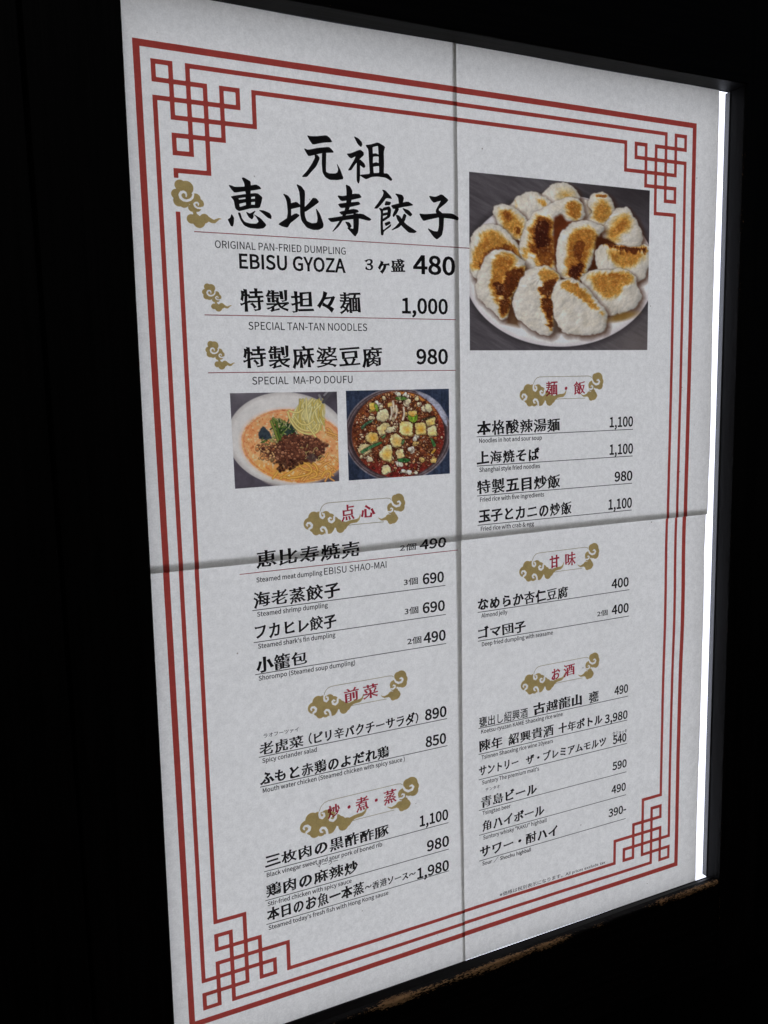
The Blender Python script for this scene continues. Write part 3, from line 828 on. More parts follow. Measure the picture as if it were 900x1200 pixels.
# ------------------------------------------------------------------ gold cloud ornaments
def cloud_shape():
    ax = [c[0] for c in CLOUD_ADD + CLOUD_TAIL]; az = [c[1] for c in CLOUD_ADD + CLOUD_TAIL]
    xs = np.arange(min(ax) - 5, max(ax) + 5, 0.22); zs = np.arange(min(az) - 5, max(az) + 5, 0.22)
    X, Z = np.meshgrid(xs, zs)
    D = np.full(X.shape, 1e3)
    for x, z, r in CLOUD_ADD: D = np.minimum(D, np.hypot(X - x, Z - z) - r)
    D = np.minimum(D, stroke_field(X, Z, CLOUD_TAIL)); D = np.minimum(D, stroke_field(X, Z, CLOUD_HOOK))
    for c in (CLOUD_CUT1, CLOUD_CUT2): D = np.maximum(D, -stroke_field(X, Z, c))
    return contour_mesh(D, xs, zs)
cv, cf = cloud_shape()
cx0, cx1 = min(v[0] for v in cv), max(v[0] for v in cv)
cz0, cz1 = min(v[1] for v in cv), max(v[1] for v in cv)
for (x0, x1, z0, z1), lab in (((-179.2, -152.3, 188.3, 212.9), 'large gold cloud printed over the inner red line'),
                              ((-165.2, -148.7, 143.9, 159.0), 'small gold cloud beside the noodle line'),
                              ((-164.9, -148.4, 112.1, 127.9), 'small gold cloud beside the tofu line')):
    v = [(x0 + (a - cx0) / (cx1 - cx0) * (x1 - x0), z0 + (b - cz0) / (cz1 - cz0) * (z1 - z0)) for a, b in cv]
    print_mesh('cloud_ornament', v, cf, INK_GOLD, poster, lab, 0.16)

def banner_shape():
    xs = np.arange(-113, -41, 0.2); zs = np.arange(10, 36, 0.2)
    X, Z = np.meshgrid(xs, zs)
    D = np.full(X.shape, 1e3)
    for x, z, r in BAN_ADD: D = np.minimum(D, np.hypot(X - x, Z - z) - r)
    for t in (BAN_T1, BAN_T2): D = np.minimum(D, stroke_field(X, Z, t))
    for c in (BAN_C1, BAN_C2, BAN_C3, BAN_C4, BAN_C5, BAN_C6): D = np.maximum(D, -stroke_field(X, Z, c))
    return contour_mesh(D, xs, zs)
bv_, bf_ = banner_shape()
(tx0, tz0), (tx1, tz1) = BAN_TIPS
for s, chars, (lx, lz, rx, rz) in HEADS:
    sc = (rx - lx) / (tx1 - tx0)
    zc = ((lz - tz0) + (rz - tz1)) / 2
    szc = min(1.18, max(1.0, sc))
    zmid = (tz0 + tz1) / 2
    def M(p): return (lx + (p[0] - tx0) * sc, zmid + zc + (p[1] - zmid) * szc)
    lab = 'crimson section heading %s on a gold cloud banner' % s
    head = None
    for ch, x0, x1, z, h in chars:
        if ch == '\u30fb': xm = (x0 + x1) / 2; x0, x1, z, h = xm - 1.1, xm + 1.1, z + 0.6, 2.2
        v, f = fit(brushed(ch, 1.15), x0, x1, z, h=h)
        if head is None:
            V = list(v); F = [list(q) for q in f]; head = 1
        else:
            b = len(V); V += v; F += [[i + b for i in q] for q in f]
    head = print_mesh('section_heading', V, F, INK_CRIMSON, poster, lab, 0.26)
    print_mesh('cloud_banner', [M(p) for p in bv_], bf_, INK_GOLD, head, None, 0.16)
    for L in (BAN_LINE1, BAN_LINE2):
        v, f = ribbon([M(p) for p in L], 0.42)
        print_mesh('banner_line', v, f, INK_OLIVE, head, None, 0.13)

# ------------------------------------------------------------------ menu lines
for key, parts in ITEMS:
    ks = [q for q in parts if q[0] in ('k', 'k2')]
    pr = [q for q in parts if q[0] in ('p', 'p2')][0]
    root = None
    if not ks:
        q = [q for q in parts if q[0] == 'eb'][0]
        root = write('menu_item', q[1], 'eb', q[2], q[3], q[4], q[5], INK_BLACK, poster, 'menu line reading %s priced %s' % (q[1], pr[1]))
    else:
        q = ks[0]
        root = write('menu_item', q[1], q[0], q[2], q[3], q[4], q[5], INK_BLACK, poster,
                     'menu line reading %s priced %s' % (' '.join(k[1] for k in ks), pr[1]))
    done_k = False
    for q in parts:
        k = q[0]
        if k in ('k', 'k2'):
            if not done_k: done_k = True; continue
            write('dish_name', q[1], k, q[2], q[3], q[4], q[5], INK_BLACK, root)
        elif k in ('c', 'c2'):
            write('note', q[1], k, q[2], q[3], q[4], q[5], INK_BLACK, root)
        elif k in ('p', 'p2'):
            write('price', q[1], k, q[2], q[3], q[4], q[5], INK_BLACK, root)
        elif k in ('e', 'en'):
            write('caption', q[1], k, q[2], q[3], q[4], q[5], INK_GREY if k == 'en' else INK_BLACK, root)
        elif k in ('r', 'rr'):
            v, f = ribbon([(q[2], q[4]), (q[3], q[4])], 0.50 if k == 'rr' else 0.48, 4.0)
            print_mesh('rule', v, f, INK_WINE if k == 'rr' else INK_BLACK, root, None, 0.12)
write('footnote', FOOT_TEXT, 'f', FOOT[0], FOOT[1], FOOT[2], 2.6, INK_GREY, poster,
      'small tax note printed above the lower red border')
for _c, _o in set(CARRIERS.values()): bpy.data.objects.remove(_o)

# ------------------------------------------------------------------ printed food photographs
rng = np.random.default_rng(7)
def vnoise(X, Y, scale, seed=0, octaves=4, rough=0.55):
    out = np.zeros(X.shape); amp = 1.0; tot = 0.0
    for o in range(octaves):
        r = np.random.default_rng(seed * 31 + o)
        N = 256
        T = r.random((N, N))
        u = X / scale * (2 ** o) + 13.7; v = Y / scale * (2 ** o) + 7.1
        iu = np.floor(u).astype(int); iv = np.floor(v).astype(int)
        fu = u - iu; fv = v - iv
        fu = fu * fu * (3 - 2 * fu); fv = fv * fv * (3 - 2 * fv)
        a = T[iv % N, iu % N]; b = T[iv % N, (iu + 1) % N]; c = T[(iv + 1) % N, iu % N]; d = T[(iv + 1) % N, (iu + 1) % N]
        out += amp * ((a * (1 - fu) + b * fu) * (1 - fv) + (c * (1 - fu) + d * fu) * fv)
        tot += amp; amp *= rough
    return out / tot

def col(r, g, b): return np.array([r, g, b], float)
def over(img, mask, c):
    mask = np.clip(mask, 0, 1)[..., None]
    img[:] = img * (1 - mask) + c * mask
def soft(d, w=3.0): return np.clip(0.5 - d / w, 0, 1)
def mix(a, b, t): 
    t = np.clip(t, 0, 1)[..., None]; return a * (1 - t) + b * t
def ell(X, Y, cx, cy, rx, ry, ang=0):
    c, s = math.cos(ang), math.sin(ang)
    x = (X - cx) * c + (Y - cy) * s; y = -(X - cx) * s + (Y - cy) * c
    return (np.hypot(x / rx, y / ry) - 1) * min(rx, ry)
def strand(img, X, Y, pts, w, c1, c2):
    P_ = smooth_line(pts)
    d = stroke_field(X, Y, [(p[0], p[1], w) for p in P_])
    over(img, soft(d - 2.5, 5) * 0.35, col(*c2) * 0.75)
    t = np.clip(-d / w, 0, 1)
    over(img, soft(d, 3), mix(col(*c2), col(*c1), t ** 0.7 + 0 * t))
def smooth_line(pts, it=2):
    for _ in range(it):
        o = [pts[0]]
        for a, b in zip(pts, pts[1:]):
            o.append((a[0]*.75 + b[0]*.25, a[1]*.75 + b[1]*.25)); o.append((a[0]*.25 + b[0]*.75, a[1]*.25 + b[1]*.75))
        o.append(pts[-1]); pts = o
    return pts

WHITE, CREAM, GOLD, AMBER, BROWN, DARK = col(202,197,190), col(200,184,146), col(192,150,76), col(158,102,44), col(104,56,28), col(64,30,22)
def sear_color(t, n):
    """t 0..1: floury white, yellow, gold, amber, brown, burnt"""
    t = np.clip(t + (n - 0.5) * 0.7, 0, 1)
    stops = [(0, WHITE), (0.18, CREAM), (0.38, GOLD), (0.58, AMBER), (0.78, BROWN), (1.0, DARK)]
    out = np.zeros(t.shape + (3,))
    for (a, ca), (b, cb) in zip(stops, stops[1:]):
        m = (t >= a) & (t <= b)
        out[m] = mix(ca, cb, (t[m] - a) / (b - a))
    return out

def dumpling(img, X, Y, outline, sears, light=(-0.75, -0.45), seed=1, dome=75, pleat=None, tone=1.0):
    n1 = vnoise(X, Y, 46, seed); n2 = 0.55 * vnoise(X, Y, 17, seed + 50, 3) + 0.45 * vnoise(X, Y, 7, seed + 70, 2)
    d = poly_field(X, Y, smooth_poly(outline, 1, 0.2)) + (n1 - 0.5) * 20 + (vnoise(X, Y, 22, seed + 90, 2) - 0.5) * 9 - 8
    ds = poly_field(X - 9, Y - 12, smooth_poly(outline, 1, 0.2)) + (n1 - 0.5) * 20 - 9
    over(img, soft(ds - 4, 26) * 0.72, col(66, 38, 24))            # shade it throws on what lies below
    over(img, soft(d - 2, 9) * 0.35, col(110, 84, 66))
    # long axis of the dumpling: pleats and scorch marks run across it
    q = np.array(outline, float); q -= q.mean(0)
    ax = np.linalg.svd(q, full_matrices=False)[2][0]
    al = X * ax[0] + Y * ax[1]; ac = -X * ax[1] + Y * ax[0]
    streak = vnoise(al * 2.6, ac * 0.7, 26, seed + 11, 4, 0.6)
    t = np.zeros(X.shape)
    for poly, lev, fea in sears:
        sd = poly_field(X, Y, smooth_poly(poly, 2, 0.25)) + (n1 - 0.5) * 52 + (streak - 0.5) * 36
        t = np.maximum(t, lev * np.clip(0.5 - sd / (fea * 0.62), 0, 1))
    n2 = 0.5 * n2 + 0.5 * streak
    c = sear_color(np.where(t > 0.02, t, 0), np.where(t > 0.06, n2 * 0.7 + n1 * 0.3, 0.5))
    hgt = np.clip(-d / dome, 0, 1); hgt = np.sqrt(np.clip(1 - (1 - hgt) ** 2, 0, 1)) * 30 + (n1 - 0.5) * 24 + (n2 - 0.5) * 2
    if pleat:
        (px, py), per, am = pleat
        hgt = hgt + am * np.sin(np.arctan2(Y - py, X - px) * per) * np.clip(1 - t * 1.2, 0.2, 1)
    gy, gx_ = np.gradient(hgt); s = X[0, 1] - X[0, 0]
    sh = 1 - (gx_ * light[0] + gy * light[1]) / s * 0.17
    lump = vnoise(X, Y, 34, seed + 61, 3)
    c = c * (0.94 + 0.10 * lump)[..., None] * (1 - np.array([0.0, 0.015, 0.05]) * (1 - lump[..., None]) * 1.4)
    c = c * (1 + (streak - 0.5) * 0.16 * np.clip(1.1 - t, 0, 1))[..., None]
    c = c * (1 + (vnoise(X, Y, 6, seed + 33, 2) - 0.5) * (0.06 + 0.30 * np.clip(t * 1.6, 0, 1)))[..., None]
    edge = np.clip(-d / 20, 0, 1) * 0.07 + 0.93
    c = c * np.clip(sh, 0.72, 1.06)[..., None] * edge[..., None] * tone
    gl = np.clip(vnoise(X, Y, 8, seed + 44, 2) - 0.64, 0, 1) * 6 * np.clip(t * 2, 0, 1)
    c = mix(c, col(236, 206, 150) + 0 * c, gl * 0.25)
    over(img, soft(d, 5), c)

def homography(src, dst):
    A, b = [], []
    for (x, y), (u, v) in zip(src, dst):
        A += [[x, y, 1, 0, 0, 0, -u*x, -u*y], [0, 0, 0, x, y, 1, -v*x, -v*y]]; b += [u, v]
    return np.append(np.linalg.solve(np.array(A, float), np.array(b, float)), 1).reshape(3, 3)

def canvas(corners, n):
    """picture coordinates in which the food is drawn, row 0 = top of the printed photo"""
    H = homography([(0, 0), (1, 0), (1, 1), (0, 1)], corners)
    s, t = np.meshgrid((np.arange(n) + 0.5) / n, (np.arange(n) + 0.5) / n)
    w = H[2, 0] * s + H[2, 1] * t + 1
    return (H[0, 0] * s + H[0, 1] * t + H[0, 2]) / w, (H[1, 0] * s + H[1, 1] * t + H[1, 2]) / w

def draw_dumplings(n):
    X, Y = canvas([(38, 42), (833, 125), (820, 825), (42, 828)], n)
    img = np.zeros((n, n, 3)) + col(84, 79, 82)
    wood = vnoise(X * 0.25 + Y * 0.1, Y * 1.6 - X * 0.9, 22, 3)
    img *= (0.80 + 0.4 * wood)[..., None]
    img = mix(img, col(50, 45, 46) + 0 * img, np.clip((X - 420) / 300, 0, 1) * np.clip((330 - Y) / 200, 0, 1) * 0.75)
    img = mix(img, col(118, 108, 102) + 0 * img, np.clip((X - 520) / 250, 0, 1) * np.clip((Y - 620) / 150, 0, 1) * 0.45)
    dp = ell(X, Y, 436, 478, 420, 334, 0.03)
    over(img, soft(dp - 12, 30) * 0.5, col(35, 30, 32))
    rim = mix(col(196, 189, 190) + 0 * img, col(214, 211, 208) + 0 * img, np.clip(-dp / 22, 0, 1))
    over(img, soft(dp, 4), rim * (0.95 + 0.1 * vnoise(X, Y, 60, 5))[..., None])
    di = ell(X, Y, 440, 455, 372, 285, 0.03)
    over(img, soft(di, 34) * 0.75, col(172, 160, 152))
    over(img, soft(ell(X, Y, 430, 500, 300, 215), 60) * 0.95, col(84, 50, 34))
    D = lambda o, s, **k: dumpling(img, X, Y, o, s, **k)
    D([(520,170),(600,180),(600,290),(480,280),(430,200)], [([(560,190),(600,200),(590,260)], .25, 60)], seed=2)
    D([(355,165),(400,108),(450,93),(500,118),(522,170),(480,240),(380,230)], [([(430,120),(490,120),(500,170),(430,170)], .32, 70)], seed=3)
    D([(225,195),(262,152),(330,140),(388,168),(410,215),(330,270),(240,240)], [([(330,150),(385,180),(380,205),(340,175)], .48, 30), ([(240,180),(262,165),(258,205)], .4, 18)], seed=4)
    D([(568,185),(588,150),(632,140),(665,172),(676,230),(650,290),(600,300),(560,262),(590,215)], [([(590,170),(640,160),(665,220),(640,280),(590,260)], .50, 50), ([(590,150),(640,150),(640,165)], .72, 22)], seed=5)
    D([(660,240),(700,205),(740,205),(782,285),(800,345),(750,395),(660,370),(625,325)], [([(640,310),(690,240),(740,220),(760,270),(700,350),(650,350)], .50, 60), ([(670,300),(700,250),(730,270),(700,310)], .6, 50)], seed=6)
    D([(150,205),(185,190),(250,215),(295,270),(285,345),(240,330),(180,290)], [([(175,205),(235,225),(280,275),(265,340),(215,310),(175,250)], .50, 45), ([(195,215),(225,225),(225,255),(195,245)], .72, 36), ([(250,290),(270,300),(262,335)], .8, 26)], seed=7)
    D([(46,345),(90,295),(160,275),(235,345),(285,400),(275,440),(150,450),(80,508),(52,500)], [([(60,370),(140,290),(200,350),(250,400),(150,410),(80,480),(55,470)], .50, 40), ([(75,450),(110,390),(170,370),(250,370),(275,430),(160,430),(85,485)], .80, 44)], seed=8)
    D([(268,380),(290,290),(335,225),(400,200),(480,160),(525,172),(550,245),(480,262),(440,230),(408,300),(415,400),(432,500),(360,470),(300,472)],
      [([(310,290),(345,240),(410,240),(405,330),(420,480),(350,455),(300,390)], .74, 42), ([(335,260),(398,258),(396,360),(340,400),(308,350)], 1.0, 34), ([(470,180),(520,180),(532,250),(480,250)], .60, 34), ([(280,385),(300,380),(300,420),(285,420)], .4, 22)], seed=9)
    over(img, soft(poly_field(X, Y, smooth_poly([(412,245),(445,230),(475,262),(540,258),(470,300),(430,365),(428,490),(412,420)], 1)) + (vnoise(X, Y, 20, 9) - .5) * 12, 12) * 0.96, mix(col(74, 34, 18), col(112, 56, 30), vnoise(X, Y, 30, 12)))
    D([(425,395),(438,330),(485,280),(545,262),(598,274),(634,292),(602,318),(592,390),(560,470),(512,528),(455,505),(430,450)],
      [([(480,330),(520,290),(600,285),(590,370),(545,480),(500,515),(462,480),(470,390)], .56, 46), ([(495,370),(530,340),(560,360),(540,440),(505,440)], .80, 50), ([(480,450),(540,430),(560,450),(512,522),(475,500)], .98, 40)], seed=10)
    over(img, soft(poly_field(X, Y, [(600,325),(650,335),(700,372),(640,382),(600,420),(598,470),(575,470),(592,400)]) + (vnoise(X, Y, 18, 8) - .5) * 10, 12), col(72, 36, 20))
    D([(600,400),(622,368),(700,372),(760,380),(822,364),(828,440),(795,520),(700,498),(620,485),(598,440)],
      [([(640,385),(700,385),(800,385),(800,430),(740,470),(670,450)], .52, 54), ([(610,345),(700,368),(820,366),(815,400),(700,395)], .90, 24)], seed=11, pleat=((700, 300), 26, 1.2))
    over(img, soft(poly_field(X, Y, [(235,440),(300,470),(250,580),(262,725),(205,712),(200,560)]) , 18) * .95, mix(col(84, 58, 38), col(120, 88, 60), vnoise(X, Y, 30, 22)))
    D([(72,525),(108,432),(165,388),(235,405),(292,455),(262,540),(215,610),(198,692),(135,640),(85,595)],
      [([(160,410),(240,405),(262,450),(190,500),(180,640),(140,610),(140,500)], .56, 40), ([(225,450),(300,455),(250,560),(205,670),(165,650),(180,540)], .84, 36), ([(150,530),(200,540),(190,600),(165,590)], .95, 26)], seed=12, dome=60)
    D([(243,585),(285,495),(342,460),(400,475),(442,512),(415,570),(412,690),(405,762),(330,742),(265,692),(240,635)],
      [([(330,475),(400,475),(430,510),(380,540)], .50, 34), ([(360,530),(440,515),(412,590),(408,700),(400,750),(375,660),(352,590)], .86, 26)], seed=13, pleat=((360, 500), 18, 1.0), dome=60)
    over(img, soft(poly_field(X, Y, [(420,640),(470,745),(408,758),(412,690)]), 14) * .9, col(92, 76, 66))
    D([(525,525),(588,480),(700,475),(758,498),(788,575),(768,628),(735,650),(705,660),(690,655),(672,670),(640,664),(580,612)],
      [([(560,500),(640,480),(745,492),(760,540),(700,560),(650,605),(600,570)], .50, 44), ([(600,485),(740,488),(740,515),(620,505)], .62, 34)], seed=14, pleat=((620, 380), 34, 1.6))
    D([(410,590),(425,540),(482,510),(530,535),(585,590),(640,660),(640,725),(600,752),(520,755),(455,735),(418,660)],
      [([(430,535),(490,512),(560,565),(635,665),(610,665),(500,590)], .48, 26), ([(480,515),(530,540),(515,560)], .62, 24)], seed=15, pleat=((520, 480), 22, 1.2), dome=60)
    # a little grease on the plate
    over(img, soft(ell(X, Y, 715, 680, 62, 16, -0.25), 14) * .8, col(132, 98, 40))
    return img

def draw_noodles(n):
    X, Y = canvas([(32, 58), (835, 42), (860, 720), (72, 777)], n)
    img = np.zeros((n, n, 3)) + col(80, 74, 82)
    img *= (0.78 + 0.5 * vnoise(X, Y, 90, 21))[..., None]
    db = ell(X, Y, 468, 402, 455, 352, 0.10)
    over(img, soft(ell(X, Y, 500, 690, 230, 80), 10), col(150, 142, 138))
    over(img, soft(db, 6), mix(col(176, 170, 166) + 0 * img, col(203, 199, 195) + 0 * img, np.clip(-db / 30, 0, 1)) * (0.96 + .08 * vnoise(X, Y, 50, 4))[..., None])
    ds = ell(X, Y, 520, 455, 402, 274, 0.16)
    over(img, soft(ds - 10, 22) * .5, col(212, 178, 160))
    n1 = vnoise(X, Y, 60, 31); n2 = vnoise(X, Y, 17, 32, 3)
    soup = mix(col(206, 140, 92) + 0 * img, col(214, 172, 120) + 0 * img, n1 * 1.6 - .3)
    soup = mix(soup, col(214, 160, 72) + 0 * img, np.clip((Y - 520) / 150, 0, 1) * .7)
    soup = mix(soup, col(226, 196, 160) + 0 * img, np.clip(n2 - .58, 0, 1) * 5)
    soup = mix(soup, col(188, 104, 60) + 0 * img, np.clip(.36 - n2, 0, 1) * 5)
    over(img, soft(ds, 8), soup)
    over(img, soft(np.abs(ds + 12) - 3, 6) * .6, col(196, 108, 74))
    r = random.Random(5)
    for _ in range(26):                                            # noodles lying in the broth
        x, y = r.uniform(600, 870), r.uniform(330, 700)
        if x < 720 and y < 560: continue
        a = r.uniform(-.9, .9); L = r.uniform(35, 75)
        pts = [(x - L * math.cos(a), y - L * math.sin(a)), (x, y - r.uniform(-35, 35)), (x + L * math.cos(a), y + L * math.sin(a))]
        strand(img, X, Y, pts, r.uniform(5, 8), (222, 176, 104), (176, 112, 60))
    for pts in ([(420,700),(480,660),(560,600),(650,580),(700,620),(690,680)], [(540,590),(600,640),(680,640),(700,680),(640,700)], [(360,700),(400,650),(430,580)], [(440,690),(520,700),(600,680),(660,650)], [(560,570),(640,600),(660,660),(560,690),(470,700)], [(730,690),(760,640),(800,650),(790,690)], [(600,560),(680,590),(700,640)]):
        strand(img, X, Y, pts, 8, (222, 180, 96), (180, 120, 48))
    # seaweed and greens
    over(img, soft(poly_field(X, Y, smooth_poly([(250,370),(262,330),(285,305),(330,345),(358,400),(300,412),(255,400)])) + (n2 - .5) * 14, 8), mix(col(44, 52, 60), col(84, 96, 104), vnoise(X, Y, 26, 40) * 1.3 - .3))
    over(img, soft(poly_field(X, Y, smooth_poly([(410,330),(440,290),(500,285),(540,350),(530,385),(440,400)])) + (n2 - .5) * 14, 8), mix(col(34, 46, 42), col(72, 92, 84), vnoise(X, Y, 26, 41)))
    for _ in range(60):
        t_ = r.random(); x = r.choice([r.gauss(385, 28), r.gauss(450, 50), r.gauss(330, 46)]); y = r.uniform(255, 400) if x > 350 else r.uniform(395, 450)
        a = r.uniform(-1.3, 1.3); L = r.uniform(10, 30)
        c = r.choice([(70, 104, 44), (110, 138, 66), (172, 178, 112), (46, 76, 40), (196, 192, 150), (140, 150, 80)])
        strand(img, X, Y, [(x - L*math.cos(a), y - L*math.sin(a)), (x, y + r.uniform(-6, 6)), (x + L*math.cos(a), y + L*math.sin(a))], r.uniform(3, 6), c, tuple(v * .6 for v in c))
    for pts, c in (([(345,270),(370,330),(395,400),(420,480)], (136,146,70)), ([(385,280),(400,360),(430,440)], (84,112,48)), ([(360,400),(400,440),(410,500)], (188,184,120))):
        strand(img, X, Y, pts, 9, c, tuple(v * .6 for v in c))
    # minced meat
    core = smooth_poly([(250,470),(330,440),(430,400),(520,360),(640,370),(770,425),(775,480),(720,560),(600,580),(520,620),(440,650),(415,580),(300,550)])
    dm = poly_field(X, Y, core)
    over(img, soft(dm + 14 + (n2 - .5) * 30, 20) * .9, mix(col(74, 42, 34), col(126, 76, 58), n1))
    pts = []
    while len(pts) < 330:
        x, y = r.uniform(240, 800), r.uniform(350, 660)
        j = int(np.argmin((X[0] - x) ** 2)); k = int(np.argmin((Y[:, j] - y) ** 2))
        if dm[k, j] < r.uniform(-6, 16): pts.append((x, y, j, k))
    for x, y, j, k in sorted(pts, key=lambda q: q[1]):
        rr = r.uniform(6, 13); w_ = 34
        j0, j1, k0, k1 = max(0, j - w_), j + w_, max(0, k - w_), k + w_
        sx_, sy_ = X[k0:k1, j0:j1], Y[k0:k1, j0:j1]
        light = x < 380 and r.random() < .7
        c = r.choice([(152,100,74), (128,78,56), (100,60,46), (84,48,40), (170,120,92)]) if not light else r.choice([(206,150,96), (190,128,80), (214,172,120)])
        if y > 560 and x < 600: c = tuple(v * .62 for v in c)
        sub = img[k0:k1, j0:j1]
        e = ell(sx_, sy_, x, y, rr, rr * r.uniform(.6, .95), r.uniform(0, 3))
        over(sub, soft(e - 3, 5) * .5, col(48, 26, 22))
        over(sub, soft(e, 3), mix(col(*c) * .75, col(*c) * 1.15, np.clip((y - sy_) / rr * .5 + .5, 0, 1)))
    for _ in range(16):                                           # bits of scallion over the mince
        x, y = r.uniform(560, 740), r.uniform(440, 560); a = r.uniform(0, 3); L = r.uniform(10, 26)
        strand(img, X, Y, [(x, y), (x + L*math.cos(a), y + L*math.sin(a))], 3, (190, 176, 120), (120, 96, 60))
    over(img, soft(ell(X, Y, 655, 545, 40, 30, .3) + (n2 - .5) * 20, 14) * .6, col(60, 56, 62))
    # lifted noodles
    over(img, soft(poly_field(X, Y, smooth_poly([(565,150),(640,95),(745,125),(750,260),(705,350),(620,350),(530,330),(505,235)])) + (n2 - .5) * 16, 14), mix(col(176, 158, 92), col(204, 190, 134), n1 * 1.5 - .3))
    for i in range(46):
        x0 = r.uniform(560, 740); y0 = r.uniform(95, 190)
        x1 = x0 + r.uniform(-70, 10); x2 = x1 + r.uniform(-20, 70)
        y2 = r.uniform(250, 350)
        c = r.choice([(214,202,142), (204,188,112), (196,176,96), (220,210,160)])
        strand(img, X, Y, [(x0, y0), (x1, (y0 + y2) / 2), (min(x2, 745), y2)], r.uniform(5, 8), c, tuple(v * .84 for v in c))
    for pts in ([(470,200),(500,290),(560,350),(640,370),(700,350),(712,290)], [(500,250),(560,330),(650,345),(690,290)], [(590,270),(640,330),(680,385)], [(520,230),(560,290),(620,300),(665,260)], [(480,190),(540,210),(580,180)]):
        strand(img, X, Y, pts, 7, (214, 202, 140), (178, 158, 92))
    for a, b, w in (((705, 72), (722, 105), 9), ((800, 40), (735, 125), 10), ((770, 40), (742, 72), 7)):
        over(img, soft(stroke_field(X, Y, [(*a, w), (*b, w)]), 3), col(82, 80, 84) if w > 9 else col(128, 126, 128))
    over(img, np.clip((300 - Y) / 300, 0, 1) * np.clip((560 - X) / 300, 0, 1) * .25, col(214, 212, 208))
    return img

def draw_tofu(n):
    X, Y = canvas([(32, 55), (860, 38), (868, 708), (56, 772)], n)
    img = np.zeros((n, n, 3)) + col(50, 58, 76)
    img *= (0.7 + 0.6 * vnoise(X * 1.2, Y * .35, 26, 51))[..., None]
    n1 = vnoise(X, Y, 60, 52); n2 = vnoise(X, Y, 16, 53, 3)
    do = ell(X, Y, 452, 405, 428, 372, -0.04)
    over(img, soft(do, 6), mix(col(60, 46, 48), col(104, 90, 92), n1))
    for k, (off, w, c, a) in enumerate(((2, 5, (150, 146, 152), .75), (20, 3, (150, 142, 144), .5), (38, 6, (50, 38, 38), .8), (56, 3, (132, 118, 118), .5))):
        over(img, soft(np.abs(do + off) - w, 5) * a * np.clip(.35 + n1, 0, 1), col(*c))
    over(img, soft(poly_field(X, Y, smooth_poly([(600,62),(700,90),(790,160),(845,260),(850,340),(800,270),(730,180),(660,110)])) + (n2 - .5) * 10, 12), mix(col(122, 124, 140), col(186, 186, 196), n1 * 1.4 - .2))
    ds = ell(X, Y, 455, 402, 372, 345, -0.04)
    sauce = mix(col(88, 46, 32) + 0 * img, col(142, 80, 48) + 0 * img, n1 * 1.5 - .2)
    red = np.clip((Y - 560) / 120, 0, 1) * .8 + np.clip((X - 720) / 90, 0, 1) * .7
    sauce = mix(sauce, col(116, 34, 34) + 0 * img, red)
    over(img, soft(ds, 8), sauce * (0.7 + .6 * n2)[..., None])
    over(img, soft(np.abs(ell(X, Y, 455, 395, 350, 322, -.04)) - 9, 10) * np.clip((330 - Y) / 200, 0, 1) * np.clip((X - 380) / 100, 0, 1), col(200, 132, 60))
    r = random.Random(11)
    def blob(x, y, rx, ry, a, c, sh=.6):
        j = int(np.argmin((X[0] - x) ** 2)); k = int(np.argmin((Y[:, min(j, n - 1)] - y) ** 2)); w_ = int(max(rx, ry) / 3) + 14
        j0, j1, k0, k1 = max(0, j - w_), j + w_, max(0, k - w_), k + w_
        sub = img[k0:k1, j0:j1]; sx_, sy_ = X[k0:k1, j0:j1], Y[k0:k1, j0:j1]
        if sub.size == 0: return
        e = ell(sx_, sy_, x, y, rx, ry, a) + (n2[k0:k1, j0:j1] - .5) * min(rx, ry) * .9
        over(sub, soft(e - 4, 6) * sh, col(50, 22, 18))
        over(sub, soft(e, 4), mix(col(*c) * .78, col(*c) * 1.08, np.clip((y - sy_) / ry * .5 + .6, 0, 1)))
    def inside(x, y, m=1.0): return ((x - 455) / (358 * m)) ** 2 + ((y - 400) / (332 * m)) ** 2 < 1
    q = 0
    while q < 720:
        x, y = r.uniform(90, 820), r.uniform(60, 740)
        if not inside(x, y): continue
        if (y > 620 or x > 770) and r.random() < .6: continue
        q += 1
        c = r.choice([(150,98,62), (112,62,44), (178,130,86), (198,160,120), (96,48,36), (206,184,156), (160,96,44), (74,34,28)])
        blob(x, y, r.uniform(5, 15), r.uniform(4, 10), r.uniform(0, 3), c)
    for x, y, s in ((290,165,34),(455,85,26),(520,90,26),(530,150,40),(400,170,34),(670,205,36),(320,185,24),(425,215,30),(350,115,22),(600,115,24),(620,160,22),(250,265,26),(230,605,34),(600,430,34),(360,670,38),(470,640,40),(500,690,28),(545,700,26),(740,600,32),(640,600,26),(560,525,34),(470,540,36),(520,245,26),(420,280,22),(440,350,20),(600,480,26),(610,705,22),(400,600,22),(160,590,20)):
        c = r.choice([(206,190,150), (212,200,168), (200,170,104), (214,208,190)])
        for _ in range(3): blob(x + r.uniform(-14, 14), y + r.uniform(-10, 10), s * r.uniform(.5, .8), s * r.uniform(.4, .65), r.uniform(0, 3), c)
    def cube(poly, top=(214, 192, 120), spot=None, seed=0):
        c0 = sum(p[0] for p in poly) / len(poly); c1 = sum(p[1] for p in poly) / len(poly)
        d = poly_field(X, Y, smooth_poly(poly, 1, .16)) + (n2 - .5) * 20
        over(img, soft(d - 8, 14) * .7, col(54, 26, 20))
        d2 = poly_field(X, Y, [(p[0] + 4, p[1] + 9) for p in poly]) + (n2 - .5) * 20
        over(img, soft(d2, 4), col(*top) * .66)
        cc = mix(col(*top) * .93, col(222, 212, 176) + 0 * img, np.clip(n1 * 1.8 - .5, 0, 1))
        cc = mix(cc, col(212, 152, 44) + 0 * cc, np.clip(1 - np.hypot(X - c0 - 8, Y - c1 - 12) / 46, 0, 1) * (spot or .4))
        over(img, soft(d, 4), cc)
    cube([(468,305),(572,300),(572,412),(470,400)], (216,192,112), .8)
